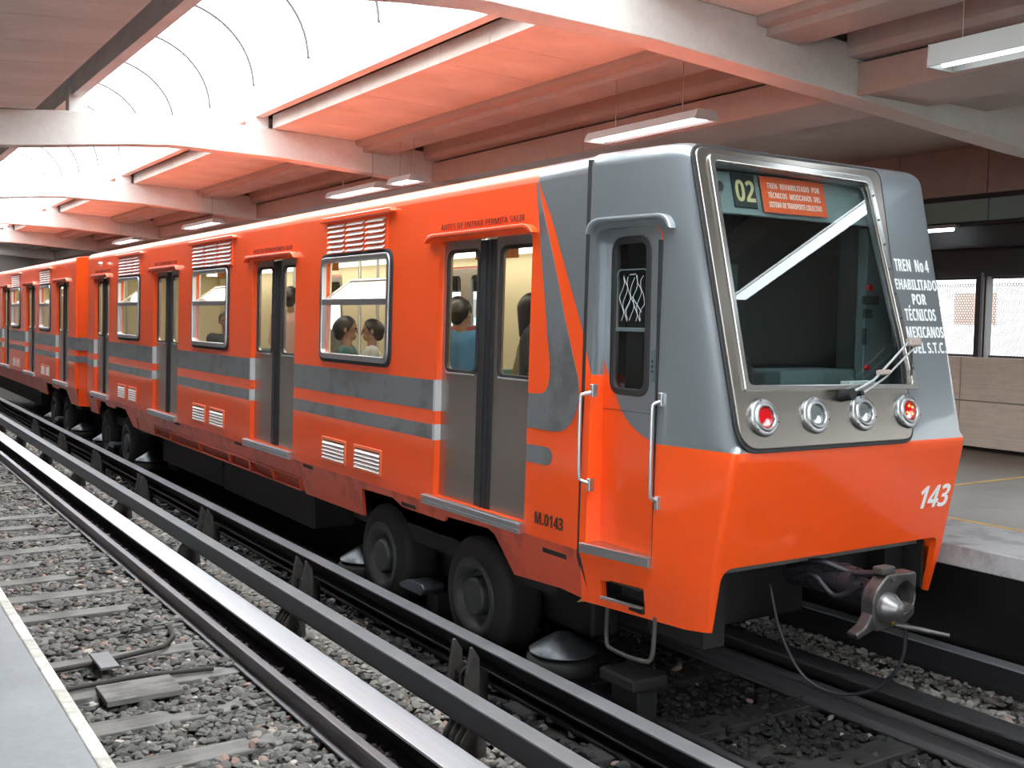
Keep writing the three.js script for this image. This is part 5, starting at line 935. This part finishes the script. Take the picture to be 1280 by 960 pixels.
cloth('cloth_blue', 0.06, 0.22, 0.42); cloth('cloth_white', 0.62, 0.64, 0.62); cloth('cloth_pink', 0.62, 0.40, 0.34); cloth('cloth_dark', 0.03, 0.035, 0.04); cloth('cloth_red', 0.26, 0.05, 0.05); cloth('cloth_teal', 0.05, 0.14, 0.15); cloth('cloth_olive', 0.20, 0.19, 0.10); cloth('jeans', 0.04, 0.06, 0.12);
const poses = { stand: figure(false, false, false), hold: figure(false, true, true), sit: figure(true, false, false) };
function passenger(pose, x, z, turn, top, legs, label, size = 1) {
  const F = poses[pose], p = thing('person', label, 'person', [x, 1.155, z], null);
  const add = (name, g, m) => { const o = new THREE.Mesh(g, m); o.name = name; o.castShadow = o.receiveShadow = true; p.add(o); return o; };
  add('body', F.body, M.skin); add('shirt', F.shirt, M[top]); add('trousers', F.trousers, M[legs]); add('shoes', F.shoes, M.cloth_dark); add('hair', F.hair, M.hair_black);
  for (const s of [-0.034, 0.034]) add('eye', eyeGeo, M.rubber).position.set(s, F.K.H[1] + 0.01, 0.094);
  add('mouth', mouthGeo, M.cloth_red).position.set(0, F.K.H[1] - 0.062, 0.093);
  p.rotation.y = turn; p.scale.setScalar(size); return p;
}
const eyeGeo = new THREE.SphereGeometry(0.011, 10, 8), mouthGeo = new THREE.SphereGeometry(0.02, 10, 6).scale(1, 0.25, 0.4);
passenger('sit', 4.60, -10.30, 1.0, 'cloth_teal', 'jeans', 'seated dark-haired passenger in profile behind the window nearest the cab', 1.05);
passenger('sit', 5.20, -10.95, -2.0, 'cloth_white', 'cloth_dark', 'seated passenger in a white shirt facing the teal-shirted one', 1.03);
passenger('sit', 4.80, -9.35, 1.7, 'cloth_dark', 'cloth_dark', 'seated passenger in black at the front side of the window nearest the cab', 0.98);
passenger('stand', 4.50, -7.75, 1.9, 'cloth_blue', 'jeans', 'standing passenger in a blue shirt behind the door nearest the cab', 0.90);
passenger('stand', 4.85, -8.42, 2.9, 'cloth_red', 'cloth_dark', 'standing passenger in dark red beside the blue-shirted one', 0.92);
passenger('hold', 4.80, -7.12, 0.9, 'cloth_dark', 'jeans', 'passenger in black with long hair holding a pole behind the right door leaf', 0.93);
passenger('sit', 5.45, -8.0, -1.6, 'cloth_olive', 'cloth_dark', 'passenger in an olive shirt seated across the aisle behind the right door leaf', 1.15);
passenger('stand', 4.60, -11.85, 2.4, 'cloth_pink', 'jeans', 'standing passenger in a pale pink shirt behind the second door', 1.0);
passenger('sit', 4.80, -14.85, -0.4, 'cloth_dark', 'jeans', 'seated passenger in dark clothes behind the second window', 1.08);
scene.environment = null;
renderer.render(scene, camera);
